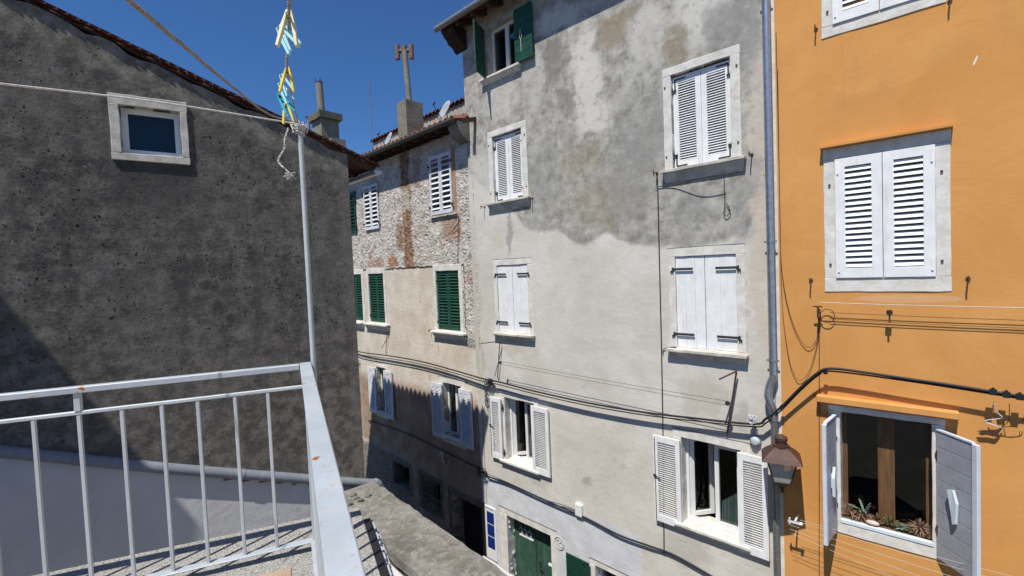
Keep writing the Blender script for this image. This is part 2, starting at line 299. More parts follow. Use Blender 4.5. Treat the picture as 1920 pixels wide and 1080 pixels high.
def dark_render():
    t = NT('dark_render'); n1 = t.noise(.7, 6, .6, dist=.5); n2 = t.noise(5, 7, .68); n3 = t.noise(24, 6, .72)
    c = t.mix(t.rng(n1, .32, .68), (.070, .068, .064), (.118, .112, .102)); c = t.mix(t.rng(n2, .4, .68, 0, .8), c, (.20, .178, .152))
    c = t.mix(t.rng(n3, .50, .66, 0, .75), c, (.035, .034, .032))
    st_ = t.noise(2.2, 6, .65, vec=t.mp((1.6, 1, .16))); tr_ = t.noise(5, 6, .7, vec=t.mp((.35, 1, 2.2), (3, 1, 2)))
    c = t.mix(t.rng(st_, .52, .68, 0, .55), c, (.045, .044, .042)); c = t.mix(t.rng(tr_, .55, .7, 0, .35), c, (.20, .185, .16))
    warmth = t.rng(t.noise(1.1, 5, .6, vec=t.mp((1, 1, 1), (9, 2, 5))), .45, .62, 0, .4); c = t.mix(warmth, c, (.130, .115, .098))
    md = t.noise(3.4, 8, .72, vec=t.mp((1, 1, 1.2), (6, 1, 8))); c = t.mix(t.rng(md, .52, .66, 0, .6), c, (.185, .178, .165)); c = t.mix(t.rng(md, .46, .34, 0, .7), c, (.040, .040, .040))
    clus = t.rng(t.noise(1.9, 5, .6, vec=t.mp((1, 1, 1.4), (1, 7, 4))), .42, .56)
    sp = t.vor(8.5, t.warp(12, .10, 5)); c = t.mix(t.ma('MULTIPLY', t.ma('MULTIPLY', t.rng(sp, .20, .10), clus), .85), c, (.014, .013, .012))
    sp2 = t.vor(19, t.warp(20, .06, 5)); c = t.mix(t.ma('MULTIPLY', t.rng(sp2, .26, .14), clus), c, (.024, .022, .020))
    big = t.vor(2.2, t.warp(9, .12)); c = t.mix(t.ma('MULTIPLY', t.rng(big, .075, .045), .9), c, (.012, .011, .010))
    lt = t.vor(4.5, t.warp(10, .12, 5, vec=t.mp((1, 1, 1), (4, 0, 3)))); c = t.mix(t.ma('MULTIPLY', t.rng(lt, .07, .02), .7), c, (.30, .29, .26))
    xw, zw = -2.7, 9.4                                   # damp below the little window
    od = t.sep(t.warp(5, .12, 5)); dm = t.ma('MULTIPLY', t.ma('MULTIPLY', t.rng(od[0], xw-.55, xw-.35), t.rng(od[0], xw+.62, xw+.40)), t.ma('MULTIPLY', t.rng(od[2], zw-1.1, zw-.2), t.rng(od[2], zw+.15, zw+.05))); c = t.mix(t.ma('MULTIPLY', dm, .6), c, (.040, .040, .040))
    o = t.sep()
    # paler mortar run under the verge
    d = t.ma('ADD', t.ma('SUBTRACT', o[2], t.ma('ADD', t.ma('MULTIPLY', o[0], -.40), H+1.90)), t.ma('MULTIPLY', t.ma('SUBTRACT', t.noise(2.6, 6, .65), .5), .45))
    c = t.mix(t.ma('MULTIPLY', t.rng(d, -.36, -.12), .65), c, t.mix(t.rng(n2, .4, .6), (.13, .12, .105), (.25, .23, .20)))
    c = t.mix(t.rng(t.ma('ADD', o[0], t.ma('MULTIPLY', n1, .3)), -.12, .12, 0, .5), c, (.17, .155, .135))
    c = t.mix(t.ma('MULTIPLY', t.rng(t.ma('ADD', o[2], t.ma('MULTIPLY', n1, 1.8)), 8.6, 6.4), .45), c, t.mix(t.rng(n2, .42, .6), (.10, .088, .072), (.23, .20, .165)))
    bp = t.bump(n1, .5, .05); bp = t.bump(n2, .45, .015, bp); bp = t.bump(n3, .9, .007, bp); bp = t.bump(t.rng(sp, .17, .03), .6, -.012, bp)
    return t.fin(c, .95, bp, spec=.1)
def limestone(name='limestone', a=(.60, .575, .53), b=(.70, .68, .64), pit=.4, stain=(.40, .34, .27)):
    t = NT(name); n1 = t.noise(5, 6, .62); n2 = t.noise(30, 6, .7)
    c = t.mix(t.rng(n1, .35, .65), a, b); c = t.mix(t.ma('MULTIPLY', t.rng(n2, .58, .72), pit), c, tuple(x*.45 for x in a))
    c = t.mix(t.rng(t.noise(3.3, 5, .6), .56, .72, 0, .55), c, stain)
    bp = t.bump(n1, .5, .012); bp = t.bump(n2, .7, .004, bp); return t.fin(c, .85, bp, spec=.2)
def concrete(name, a, b, sc1=4, spots=.4):
    t = NT(name); n1 = t.noise(sc1*.4, 6, .6, dist=.5); n2 = t.noise(sc1*3, 6, .68); n3 = t.noise(sc1*14, 5, .7)
    c = t.mix(t.rng(n1, .3, .7), a, b); c = t.mix(t.rng(n2, .5, .7, 0, .5), c, tuple(x*.55 for x in a)); c = t.mix(t.rng(n3, .55, .7, 0, spots), c, tuple(x*1.25 for x in b))
    bp = t.bump(n2, .8, .015); bp = t.bump(n3, .8, .004, bp); return t.fin(c, .93, bp, spec=.12)
def capstone():
    t = NT('cap_stone'); w_ = t.warp(3, .25, 5); n1 = t.noise(1.3, 6, .65, dist=.3); n2 = t.noise(8, 8, .72); n3 = t.noise(45, 5, .7); lo = t.noise(2.6, 6, .6, vec=t.mp((1, .35, 1)))
    c = t.mix(t.rng(n1, .35, .65), (.125, .118, .10), (.22, .212, .19)); c = t.mix(t.rng(n2, .46, .64, 0, .7), c, (.30, .29, .265)); c = t.mix(t.rng(n2, .44, .30, 0, .6), c, (.085, .08, .07))
    c = t.mix(t.rng(lo, .55, .68, 0, .5), c, (.17, .16, .11)); c = t.mix(t.rng(n3, .60, .70, 0, .7), c, (.44, .43, .40)); c = t.mix(t.rng(n3, .38, .30, 0, .6), c, (.05, .048, .042))
    e = t.vor(1.15, w_, 'DISTANCE_TO_EDGE'); ck = t.ma('MULTIPLY', t.rng(e, .007, .002), .35); c = t.mix(t.ma('MULTIPLY', ck, t.rng(n1, .42, .5)), c, (.03, .028, .025))
    bp = t.bump(n1, .8, .05); bp = t.bump(n2, .9, .02, bp); bp = t.bump(n3, .8, .005, bp); bp = t.bump(ck, .7, -.01, bp); return t.fin(c, .95, bp, spec=.1)
def terrazzo():
    t = NT('terrazzo'); v = t.sep(t.vor(230, None, 'F1', 'Color')); n = t.noise(3, 4)
    c = t.mix(t.rng(v[0], .1, .9, smooth=False), (.26, .25, .225), (.42, .41, .385)); c = t.mix(t.rng(v[1], .80, .86), c, (.07, .065, .06)); c = t.mix(t.rng(n, .4, .7, 0, .3), c, (.25, .23, .20))
    return t.fin(c, .8, t.bump(v[0], .4, .003), spec=.2)
def tile():
    t = NT('clay_tile'); n1 = t.noise(2.2, 5, .6); n2 = t.noise(14, 5, .65)
    c = t.mix(t.rng(n1, .35, .65), (.13, .050, .034), (.23, .105, .070)); c = t.mix(t.rng(n2, .5, .7, 0, .5), c, (.18, .13, .10)); c = t.mix(t.rng(t.noise(5, 5), .6, .75, 0, .6), c, (.30, .24, .18))
    return t.fin(c, .9, t.bump(n2, .5, .005), spec=.15)
def wood(name, a, b, rough=.6):
    t = NT(name); n = t.noise(4, 6, .6, vec=t.mp((8, 8, .7))); c = t.mix(t.rng(n, .3, .7), a, b)
    return t.fin(c, rough, t.bump(n, .3, .003), spec=.3)
def glass():
    t = NT('window_glass'); t.t.nodes.remove(t.b)
    tr = t.n('ShaderNodeBsdfTransparent'); tr.inputs[0].default_value = (.80, .84, .82, 1)
    gl = t.n('ShaderNodeBsdfGlossy'); gl.inputs['Roughness'].default_value = .015
    fr = t.n('ShaderNodeFresnel'); fr.inputs[0].default_value = 1.5
    nb = t.bump(t.noise(1.3, 2), .12, .02); t.put(gl.inputs['Normal'], nb)
    mx = t.n('ShaderNodeMixShader'); t.put(mx.inputs[0], t.ma('MULTIPLY', fr.outputs[0], .75, clamp=True)); t.t.links.new(tr.outputs[0], mx.inputs[1]); t.t.links.new(gl.outputs[0], mx.inputs[2])
    t.t.links.new(mx.outputs[0], t.out.inputs[0]); return t.m
def bar_paint():
    t = NT('bar_paint'); v = t.noise(23, 5, .65); c = t.mix(t.rng(t.noise(5, 5), .3, .7), (.43, .465, .485), (.50, .53, .55)); c = t.mix(t.rng(v, .70, .73), c, (.26, .11, .04)); c = t.mix(t.rng(t.noise(60, 5, .7), .58, .7, 0, .4), c, (.25, .24, .21))
    return t.fin(c, .45, t.bump(v, .3, .003), spec=.4)
def stucco():
    t = NT('white_stucco'); n = t.noise(1.2, 5, .6); c = t.mix(t.rng(n, .3, .7), (.50, .495, .485), (.57, .565, .555)); c = t.mix(t.rng(t.noise(4, 6, .6, vec=t.mp((1, 1, .3))), .55, .75, 0, .3), c, (.40, .39, .37))
    bp = t.bump(t.noise(9, 4, .55), .35, .02); bp = t.bump(t.noise(60, 5, .7), .4, .003, bp); return t.fin(c, .9, bp, spec=.15)
def dusty_glass():
    t = NT('dusty_glass'); t.fin(t.mix(t.rng(t.noise(8, 4), .3, .7), (.55, .50, .43), (.70, .65, .57)), .35, spec=.5)
    tr = t.n('ShaderNodeBsdfTransparent'); mx = t.n('ShaderNodeMixShader'); mx.inputs[0].default_value = .62
    t.t.links.new(tr.outputs[0], mx.inputs[1]); t.t.links.new(t.b.outputs[0], mx.inputs[2]); t.t.links.new(mx.outputs[0], t.out.inputs[0]); return t.m
def rusty_white():
    t = NT('rail_paint'); n = t.noise(5, 5, .6); v = t.noise(17, 5, .62); v3 = t.noise(42, 6, .7); sp = t.ma('MAXIMUM', t.rng(v, .635, .67), t.ma('MULTIPLY', t.rng(v3, .64, .68), t.rng(n, .5, .6))); halo = t.rng(v, .57, .65)
    c = t.mix(t.rng(n, .3, .7), (.37, .41, .445), (.43, .47, .505)); c = t.mix(t.ma('MULTIPLY', halo, .45), c, (.55, .47, .34)); c = t.mix(sp, c, (.28, .10, .03))
    c = t.mix(t.rng(t.noise(70, 5, .7), .58, .68, 0, .4), c, (.24, .23, .20)); c = t.mix(t.rng(t.noise(3, 6, .6, vec=t.mp((1, 1, .3))), .5, .7, 0, .4), c, (.30, .29, .25))
    return t.fin(c, .42, t.bump(v, .35, .004), spec=.45)

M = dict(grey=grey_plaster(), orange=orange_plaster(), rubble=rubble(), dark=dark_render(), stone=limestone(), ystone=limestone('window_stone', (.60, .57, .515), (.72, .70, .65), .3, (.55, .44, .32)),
    sill=limestone('sill_stone', (.42, .39, .34), (.60, .57, .51), .5, (.38, .27, .17)), white=paint('white_shutter_paint', (.80, .80, .80), .08, .5, dirt=(.50, .44, .36), dirt_amt=.38), pvc=paint('white_window_frame', (.74, .74, .73), .04, .35, bump=.05),
    oldwhite=paint('old_white_paint', (.66, .67, .70), .15, .7, dirt=(.30, .26, .22), dirt_amt=.4), green=paint('green_shutter_paint', (.012, .066, .040), .25, .5, dirt=(.05, .13, .09), dirt_amt=.5),
    dgreen=paint('dark_green_paint', (.008, .045, .030), .2, .45), doorgreen=paint('worn_green_door', (.036, .092, .064), .3, .6, dirt=(.13, .17, .13), dirt_amt=.6),
    lilac=paint('grey_shutter_paint', (.36, .375, .415), .10, .5, dirt=(.27, .25, .28), dirt_amt=.4), lilac_edge=paint('pale_shutter_edge', (.62, .66, .74), .08, .5, dirt=(.40, .37, .36), dirt_amt=.3), handle=paint('pale_handle', (.62, .70, .74), .05, .5),
    glass=glass(), iron=metal('dark_iron', (.055, .06, .06), .6, .4, .35), rustiron=metal('rusty_iron', (.11, .06, .04), .8, .3, .8), zinc=metal('galvanised_steel', (.50, .525, .56), .36, .85), gutter=metal('grey_gutter', (.30, .31, .31), .5, .7),
    copper=metal('weathered_copper', (.085, .040, .030), .65, .2, .2, 12), pipe=paint('grey_plastic_pipe', (.20, .225, .255), .08, .5, dirt=(.36, .36, .35), dirt_amt=.4, bump=.05), black=paint('black_rubber', (.018, .018, .02), .2, .55, bump=.1),
    brown=wood('brown_window_wood', (.10, .052, .022), (.17, .09, .038)), rafter=wood('rafter_wood', (.045, .022, .014), (.095, .048, .028), .8), rail=rusty_white(), tile=tile(), terrazzo=terrazzo(),
    mossy=concrete('mossy_mortar', (.10, .095, .07), (.19, .18, .14), 7, .3), cowl=paint('sooty_clay', (.20, .135, .095), .3, .85, 20), louvre_back=paint('grey_backing', (.30, .305, .32), .1, .9), corbelw=wood('dark_corbel', (.022, .013, .009), (.05, .03, .02), .85), bstone=limestone('shaded_stone', (.15, .125, .10), (.21, .175, .14)), upper=limestone('upper_plaster', (.34, .30, .25), (.44, .40, .34)), wallw=stucco(), bars=bar_paint(), cap=concrete('cap_concrete', (.13, .125, .11), (.255, .245, .225), 4, .5), chim=concrete('chimney_render', (.19, .18, .145), (.26, .245, .20), 5, .2),  # bstone: limestone darkened to carry the alley shade
    street=concrete('paving_stone', (.13, .125, .115), (.20, .19, .175), 3), beige=concrete('beige_floor_tile', (.34, .25, .17), (.40, .30, .21), 2, .1), inner=paint('interior_plaster', (.25, .22, .18), .2, .9), curtain=paint('pale_curtain', (.45, .58, .58), .1, .9),
    rope=paint('white_rope', (.62, .60, .55), .25, .9, 60, .5), trope=paint('twisted_rope', (.33, .32, .30), .4, .9, 80, .5), blue=paint('blue_enamel', (.010, .028, .17), .12, .35, bump=.02), ylw=paint('yellow_plastic', (.78, .62, .06), .15, .4, 20), pale=paint('faded_yellow_plastic', (.72, .70, .42), .15, .45, 20),
    cyan=paint('pale_blue_plastic', (.36, .70, .76), .12, .4, 20), teal=paint('teal_plastic', (.03, .42, .52), .12, .4, 20), clay=paint('clay', (.42, .22, .13), .2, .8), brick=concrete('old_brick', (.25, .10, .06), (.36, .17, .11), 6),
    leaf=paint('succulent_leaf', (.16, .24, .17), .25, .6), dry=paint('dry_stems', (.30, .19, .13), .35, .9, 30), moss=paint('brown_succulent', (.17, .10, .06), .4, .8, 30), olive=paint('olive_succulent', (.16, .13, .05), .4, .8, 30), pink=paint('pink_shell', (.62, .45, .40), .15, .5), disc=paint('lamp_glass', (.45, .50, .52), .1, .25),
    dusty=dusty_glass(), navy=paint('navy_sheet', (.010, .022, .065), .25, .8), capstone=capstone(), lampglass=paint('dusty_lantern_glass', (.30, .27, .23), .2, .3), darkgutter=metal('dark_gutter', (.07, .068, .06), .6, .4), verge=paint('dark_red_tile', (.085, .022, .014), .4, .8), room=paint('dark_room', (.035, .03, .026), .2, .9), dish=paint('dish_white', (.34, .39, .41), .1, .5), pvcgap=paint('grey_caulk', (.2, .2, .2), .1, .8), cloth=paint('white_cloth', (.7, .7, .7), .1, .9))

# ------------------------------------------------------------------ the setting
MB().box(-60, 60, -40, 80, -.5, 0).build('street', M['street']); tag(bpy.data.objects['street'], 'stone paved street at the foot of the houses', None, None, 'structure')

def wall_mb(x0, x1, z0, z1, holes, thick=.45, y0=0, step=.5, wob=0, seed=1):
    xs = {x0, x1}; zs = {z0, z1}
    for a, b, c, d in holes: xs |= {a, c}; zs |= {b, d}
    def fill(s):
        s = sorted(s); o = [s[0]]
        for q in s[1:]:
            n = max(1, int((q-o[-1])/step)); a = o[-1]
            o += [a+(q-a)*i/n for i in range(1, n+1)]
        return o
    xs = fill(xs); zs = fill(zs); mb = MB()
    def hole(cx, cz): return any(a < cx < c and b < cz < d for a, b, c, d in holes)
    nx, nz = len(xs)-1, len(zs)-1
    H_ = [[hole((xs[i]+xs[i+1])/2, (zs[k]+zs[k+1])/2) for k in range(nz)] for i in range(nx)]
    idx = {}
    def vid(i, k, s):
        if (i, k, s) not in idx: idx[(i, k, s)] = len(mb.v); mb.v.append((xs[i], y0+(thick if s else 0), zs[k]))
        return idx[(i, k, s)]
    def face(*q): mb.f.append(list(q)); mb.mi.append(0); mb.sm.append(False)
    for i in range(nx):
        for k in range(nz):
            if H_[i][k]: continue
            face(vid(i,k,0), vid(i+1,k,0), vid(i+1,k+1,0), vid(i,k+1,0)); face(vid(i,k,1), vid(i,k+1,1), vid(i+1,k+1,1), vid(i+1,k,1))
            if i == 0 or H_[i-1][k]: face(vid(i,k,0), vid(i,k+1,0), vid(i,k+1,1), vid(i,k,1))
            if i == nx-1 or H_[i+1][k]: face(vid(i+1,k,0), vid(i+1,k,1), vid(i+1,k+1,1), vid(i+1,k+1,0))
            if k == 0 or H_[i][k-1]: face(vid(i,k,0), vid(i,k,1), vid(i+1,k,1), vid(i+1,k,0))
            if k == nz-1 or H_[i][k+1]: face(vid(i,k+1,0), vid(i+1,k+1,0), vid(i+1,k+1,1), vid(i,k+1,1))
    return mb
def shell(mb, x0, x1, y1, z0, z1, t=.3):     # the other walls of the house, butted to the front wall
    mb.box(x0, x0+t, .451, y1, z0, z1); mb.box(x1-t, x1, .451, y1, z0, z1); mb.box(x0+t, x1-t, y1-t, y1, z0, z1)
    return mb

def shutter(x0, x1, z0, z1, y=0, t=.035, stile=.07, top=.08, bot=.09, pitch=.04, mid=None, tilt=38, sw=None, flip=1, M_=None, mi=0):
    mb = MB(); bx = lambda a, b, c, d: mb.box(a, b, y, y+t, c, d, mi)
    bx(x0, x0+stile, z0, z1); bx(x1-stile, x1, z0, z1); bx(x0+stile, x1-stile, z0, z0+bot); bx(x0+stile, x1-stile, z1-top, z1)
    rng_ = [(z0+bot, z1-top)]
    if mid: bx(x0+stile, x1-stile, mid-.035, mid+.035); rng_ = [(z0+bot, mid-.035), (mid+.035, z1-top)]
    sw = sw or pitch*1.12; a = R(tilt)*flip
    for lo, hi in rng_:
        n = max(1, round((hi-lo)/pitch)); p = (hi-lo)/n
        for i in range(n):
            zc = lo+p*(i+.5); X = Matrix.Translation((0, y+t/2, zc))@Matrix.Rotation(-a, 4, 'X')
            mb.box(x0+stile-.004, x1-stile+.004, -.003, .003, -sw/2, sw/2, mi, X)
    if M_: mb.v = [tuple(M_@Vector(v)) for v in mb.v]
    return mb
def planks(x0, x1, z0, z1, y=0, t=.03, n=3, vertical=True, gap=.004, mi=0):
    mb = MB()
    for i in range(n):
        if vertical: a = x0+(x1-x0)*i/n; mb.box(a+gap/2, a+(x1-x0)/n-gap/2, y, y+t, z0, z1, mi)
        else: a = z0+(z1-z0)*i/n; mb.box(x0, x1, y, y+t, a+gap/2, a+(z1-z0)/n-gap/2, mi)
    mb.box(x0+.01, x1-.01, y+t*.3, y+t*.8, z0+.005, z1-.005, mi)
    return mb
def surround(w, x0, z0, x1, z1, ox0, oz0, ox1, oz1, mat, y=-.012, dep=.20, name='window', seed=3):
    # stone frame between outer rect (x0..z1) and opening (ox..oz): lintel, jambs and bottom stone as one mesh
    mb = MB()
    mb.rough(x0, x1, y, dep, oz1, z1, seed=seed); mb.rough(x0+.004, ox0, y-.002, dep, oz0, oz1-.002, seed=seed+1); mb.rough(ox1, x1-.004, y-.002, dep, oz0, oz1-.002, seed=seed+2)
    if oz0 > z0: mb.rough(x0, x1, y-.001, dep, z0, oz0-.002, seed=seed+3)
    return mb.build(name, mat, w, bevel=.006)
def sill_(w, x0, x1, z0, z1, p, mat='sill', y1=.1):
    mb = MB().rough(x0, x1, -p, y1, z1-.045, z1, step=.1, j=.003); h = z1-.045-z0
    vs = [(x0+.03, -p+.03, z1-.045), (x1-.03, -p+.03, z1-.045), (x1-.05, -.03, z0), (x0+.05, -.03, z0), (x0+.03, .05, z1-.045), (x1-.03, .05, z1-.045), (x1-.05, .05, z0), (x0+.05, .05, z0)]
    mb.add(vs, [(0,3,2,1), (3,7,6,2), (4,5,6,7), (0,4,7,3), (1,2,6,5)]); return mb.build('sill', M[mat], w, bevel=.004)
def strap(mb, x, z, L_, y, sgn, up_=0):      # strap hinge: flat bar across the shutter, knuckle and pin on the jamb
    mb.box(min(x, x+sgn*L_), max(x, x+sgn*L_), y-.008, y, z-.019, z+.019); mb.cyl((x, y-.006, z-.045), (x, y-.006, z+.03), .016, 8)
    mb.box(min(x, x-sgn*.035), max(x, x-sgn*.035), y-.01, y+.02, z-.045, z-.02); mb.cyl((x-sgn*.03, y-.008, z-.07), (x-sgn*.03, y-.008, z-.02), .008, 6)
def ell_hinge(mb, x, z, y, sgn, v, L_=.17, vl=.17):   # L-shaped hinge plate at a shutter corner
    mb.box(min(x, x+sgn*L_), max(x, x+sgn*L_), y-.006, y, z-.011, z+.011); mb.box(x-.011, x+.011, y-.0065, y-.0005, min(z, z-v*vl), max(z, z-v*vl))
    zz = z-v*vl; mb.box(min(x-sgn*.06, x+sgn*.02), max(x-sgn*.06, x+sgn*.02), y-.022, y, zz-.014, zz+.014); mb.cyl((x-sgn*.035, y-.02, zz-.05), (x-sgn*.035, y-.02, zz+.045), .010, 8)
    mb.cyl((x-sgn*.06, y-.015, zz-.05), (x-sgn*.06, y-.015, zz+.01), .008, 6)
def dogs(mb, pts, y=-.02):
    for x, z in pts: mb.cyl((x, .02, z), (x, y, z), .013, 8); mb.box(x-.012, x+.012, y-.006, y, z-.012, z+.012)
def room(w, o, y0=.46, d=1.6):  # liner coloured near black, standing in for an unlit interior
    a, b, c, e = o[0]-.5, o[2]+.5, o[1]-.6, o[3]+.4; mb = MB()
    mb.add([(a, y0, c), (b, y0, c), (b, y0+d, c), (a, y0+d, c), (a, y0, e), (b, y0, e), (b, y0+d, e), (a, y0+d, e)], [(0,1,2,3), (7,6,5,4), (3,2,6,7), (0,3,7,4), (2,1,5,6)]); mb.build('dark_room', M['room'], w)
def frame4(mb, x0, x1, z0, z1, y0, y1, t, mi=0):
    mb.box(x0, x0+t, y0, y1, z0, z1, mi); mb.box(x1-t, x1, y0, y1, z0, z1, mi); mb.box(x0+t, x1-t, y0, y1, z0, z0+t, mi); mb.box(x0+t, x1-t, y0, y1, z1-t, z1, mi)

# ================================================================== GREY HOUSE
gh = house('grey_house', G, 'tall stained grey plaster house with white shutters, between stone and orange house', 'house')
X0 = G.at(884, 450)[0]; GT = 13.55; X0 -= .02
oUR = (-1.43, 9.20, -.52, 10.69); oUL = (-5.58, 9.20, -4.70, 10.65)
oMR = (-1.44, 6.33, -.50, 7.80); oML = (-5.60, 6.33, -4.68, 7.81)
oLR = (-1.42, 3.42, -.50, 4.845); oLL = (-5.53, 3.42, -4.64, 4.845)
oTL = (-5.60, 11.93, -4.66, 13.0)
oDR = (-5.62, 0.0, -4.32, 2.10); oGW = (-3.22, .95, -2.1, 1.93)
wl = wall_mb(X0, -.012, 0, GT, [oUR, oUL, oMR, oML, oLR, oLL, oTL, oDR, oGW]); shell(wl, X0, -.012, 6, 0, GT)
wall_g = wl.build('wall', M['grey'], gh)
for s, z in ((.0, 2.9), (0, 5.8), (0, 8.7), (0, 11.6)): pass
# row 3: closed white louvred shutters
def closed_louvre(x0, z0, x1, z1, o, seed):
    w = surround(gh, x0, z0, x1, z1, *o[:1], o[1], o[2], o[3], M['stone'], seed=seed)
    sill_(w, x0-.03, x1+.06, z0-.17, o[1]+.0, .12)
    xm = (o[0]+o[2])/2
    shutter(o[0]+.008, xm-.003, o[1]+.01, o[3]-.03, .055, pitch=.0385, stile=.085, top=.10, bot=.12, tilt=50, sw=.050).build('shutter', M['white'], w)
    shutter(xm+.003, o[2]-.008, o[1]+.01, o[3]-.03, .055, pitch=.0385, stile=.085, top=.10, bot=.12, tilt=50, sw=.050).build('shutter', M['white'], w)
    mb = MB().box(o[0]-.001, o[2]+.001, .115, .13, o[1]-.001, o[3]+.001); mb.build('shutter_backing', M['louvre_back'], w)  # grey board added behind the slats to lighten their gaps
    for sx, sg in ((o[0]+.045, 1), (o[2]-.045, -1)):
        for zz, vv in ((o[3]-.075, 1), (o[1]+.055, -1)): mb = MB(); ell_hinge(mb, sx, zz, .055, sg, vv); mb.build('hinge', M['iron'], w)
    for q in [(x0+.045, o[3]-.17), (x1-.045, o[3]-.17), (x0+.045, o[1]+.22), (x1-.045, o[1]+.22)]: mb = MB(); dogs(mb, [q]); mb.build('iron_peg', M['rustiron'], w)
    return w
closed_louvre(-1.57, 9.17, -.38, 10.815, oUR, 11)
closed_louvre(-5.72, 9.17, -4.55, 10.775, oUL, 12)
# row 2: closed white plank shutters
def closed_plank(x0, z0, x1, z1, o, seed):
    w = surround(gh, x0, z0, x1, z1, o[0], o[1], o[2], o[3], M['ystone'], y=-.010, seed=seed)
    sill_(w, x0-.03, x1+.03, z0-.13, o[1]-.02, .115)
    xm = (o[0]+o[2])/2
    planks(o[0]+.004, xm-.003, o[1]+.004, o[3]-.006, .012, n=3, gap=.003).build('shutter', M['white'], w, bevel=.002)
    planks(xm+.003, o[2]-.004, o[1]+.004, o[3]-.006, .014, n=2, gap=.003).build('shutter', M['white'], w, bevel=.002)
    for z in (o[3]-.20, o[1]+.22):
        for xx_, sg in ((o[0]-.035, 1), (o[2]+.035, -1)): mb = MB(); strap(mb, xx_, z, .33, -.014, sg); mb.build('hinge', M['iron'], w)
    MB().box(x0-.005, x1+.005, -.010, .02, z1+.002, z1+.012).build('lintel_edge', M['pvcgap'], w)
    return w
closed_plank(-1.56, 6.30, -.375, 7.94, oMR, 21)
closed_plank(-5.71, 6.30, -4.55, 7.94, oML, 22)
# row 1: open louvred shutters folded back on the wall, white casements inside
def open_win(x0, z0, x1, z1, o, lsh, rsh, seed, curtain=False):
    w = surround(gh, x0, z0, x1, z1, o[0], o[1], o[2], o[3], M['ystone'], y=-.010, dep=.30, seed=seed)
    sill_(w, x0+.02, x1-.0, z0-.06, o[1]-.0, .10, 'ystone', y1=.34)
    MB().box(x0-.01, x1+.01, -.012, .02, z1+.002, z1+.012).build('lintel_edge', M['pvcgap'], w)
    mb = MB(); frame4(mb, o[0]+.002, o[2]-.002, o[1]+.002, o[3]-.002, .16, .225, .045); mb.build('window_frame', M['pvc'], w, bevel=.003)
    a, b = o[0]+.05, o[2]-.05; xm = (a+b)/2
    for k, (p, q) in enumerate(((a, xm-.002), (xm+.002, b))):
        mb = MB(); frame4(mb, p, q, o[1]+.05, o[3]-.05, .175, .235, .065); tl = R(6 if k == 0 else (0 if curtain else 4))
        Tm = Matrix.Translation((0, .235, o[1]+.05))@Matrix.Rotation(-tl*0, 4, 'X')@Matrix.Translation((0, -.235, -o[1]-.05))
        if k == 0:                                     # left casement stands open inwards
            Tm = Matrix.Translation((p, .20, 0))@Matrix.Rotation(R(52), 4, 'Z')@Matrix.Translation((-p, -.20, 0))
        mb.v = [tuple(Tm@Vector(v)) for v in mb.v]; sh = mb.build('casement', M['pvc'], w)
        g = MB().box(p+.06, q-.06, .203, .209, o[1]+.11, o[3]-.11); g.v = [tuple(Tm@Vector(v)) for v in g.v]; g.build('pane', M['glass'], w)
    room(w, o)
    for s, k in ((lsh, 1), (rsh, -1)):
        mb = shutter(s[0], s[1], s[2], s[3], -.075, pitch=.037, stile=.075, top=.10, bot=.12, tilt=38, flip=-1, sw=.040)
        mb.build('shutter', M['white'], w)
    for z in (o[1]+.17, o[3]-.22):
        for x, sg in ((o[0]-.03, 1), (o[2]+.03, -1)):
            hb = MB(); hb.cyl((x, -.045, z-.07), (x, -.045, z+.07), .012, 8); hb.box(min(x, x-sg*.05), max(x, x-sg*.05), -.05, -.03, z-.05, z-.02); hb.box(x-.012, x+.012, -.045, .05, z-.055, z-.03); hb.build('hinge', M['iron'], w)
    hb = MB(); hb.cyl((lsh[0]+.03, -.085, lsh[2]+.02), (lsh[0]+.03, -.085, lsh[3]-.04), .006, 6)
    zc = (lsh[2]+lsh[3])/2+.05; hb.box(lsh[0]+.0, lsh[0]+.05, -.10, -.085, zc-.02, zc+.02); hb.cyl((lsh[0]+.03, -.095, zc), (lsh[0]+.12, -.10, zc-.03), .007, 6)
    hb.build('shutter_bolt', M['iron'], w)
    if curtain:
        mb = MB(); n = 26; xa, xb = xm+.05, b-.04
        for i in range(n):
            u = i/n; xx = xa+(xb-xa)*u; x2 = xa+(xb-xa)*(i+1)/n; f = lambda q: .31+.022*math.sin(q*16)
            h1 = o[1]+.05+.62*(.55+.45*u); mb.add([(xx, f(u*6.28), o[1]+.06), (x2, f((u+1/n)*6.28), o[1]+.06), (x2, f((u+1/n)*6.28)+.03, h1), (xx, f(u*6.28)+.03, h1)], [(0,1,2,3)], smooth=True)
        mb.build('curtain', M['curtain'], w)
    return w
open_win(-1.56, 3.36, -.36, 4.975, oLR, (-1.885, -1.42, 3.33, 4.80), (-.52, -.11, 3.33, 4.83), 31, True)
open_win(-5.70, 3.36, -4.52, 4.975, oLL, (-5.97, -5.60, 3.40, 4.81), (-4.68, -4.215, 3.39, 4.82), 32)
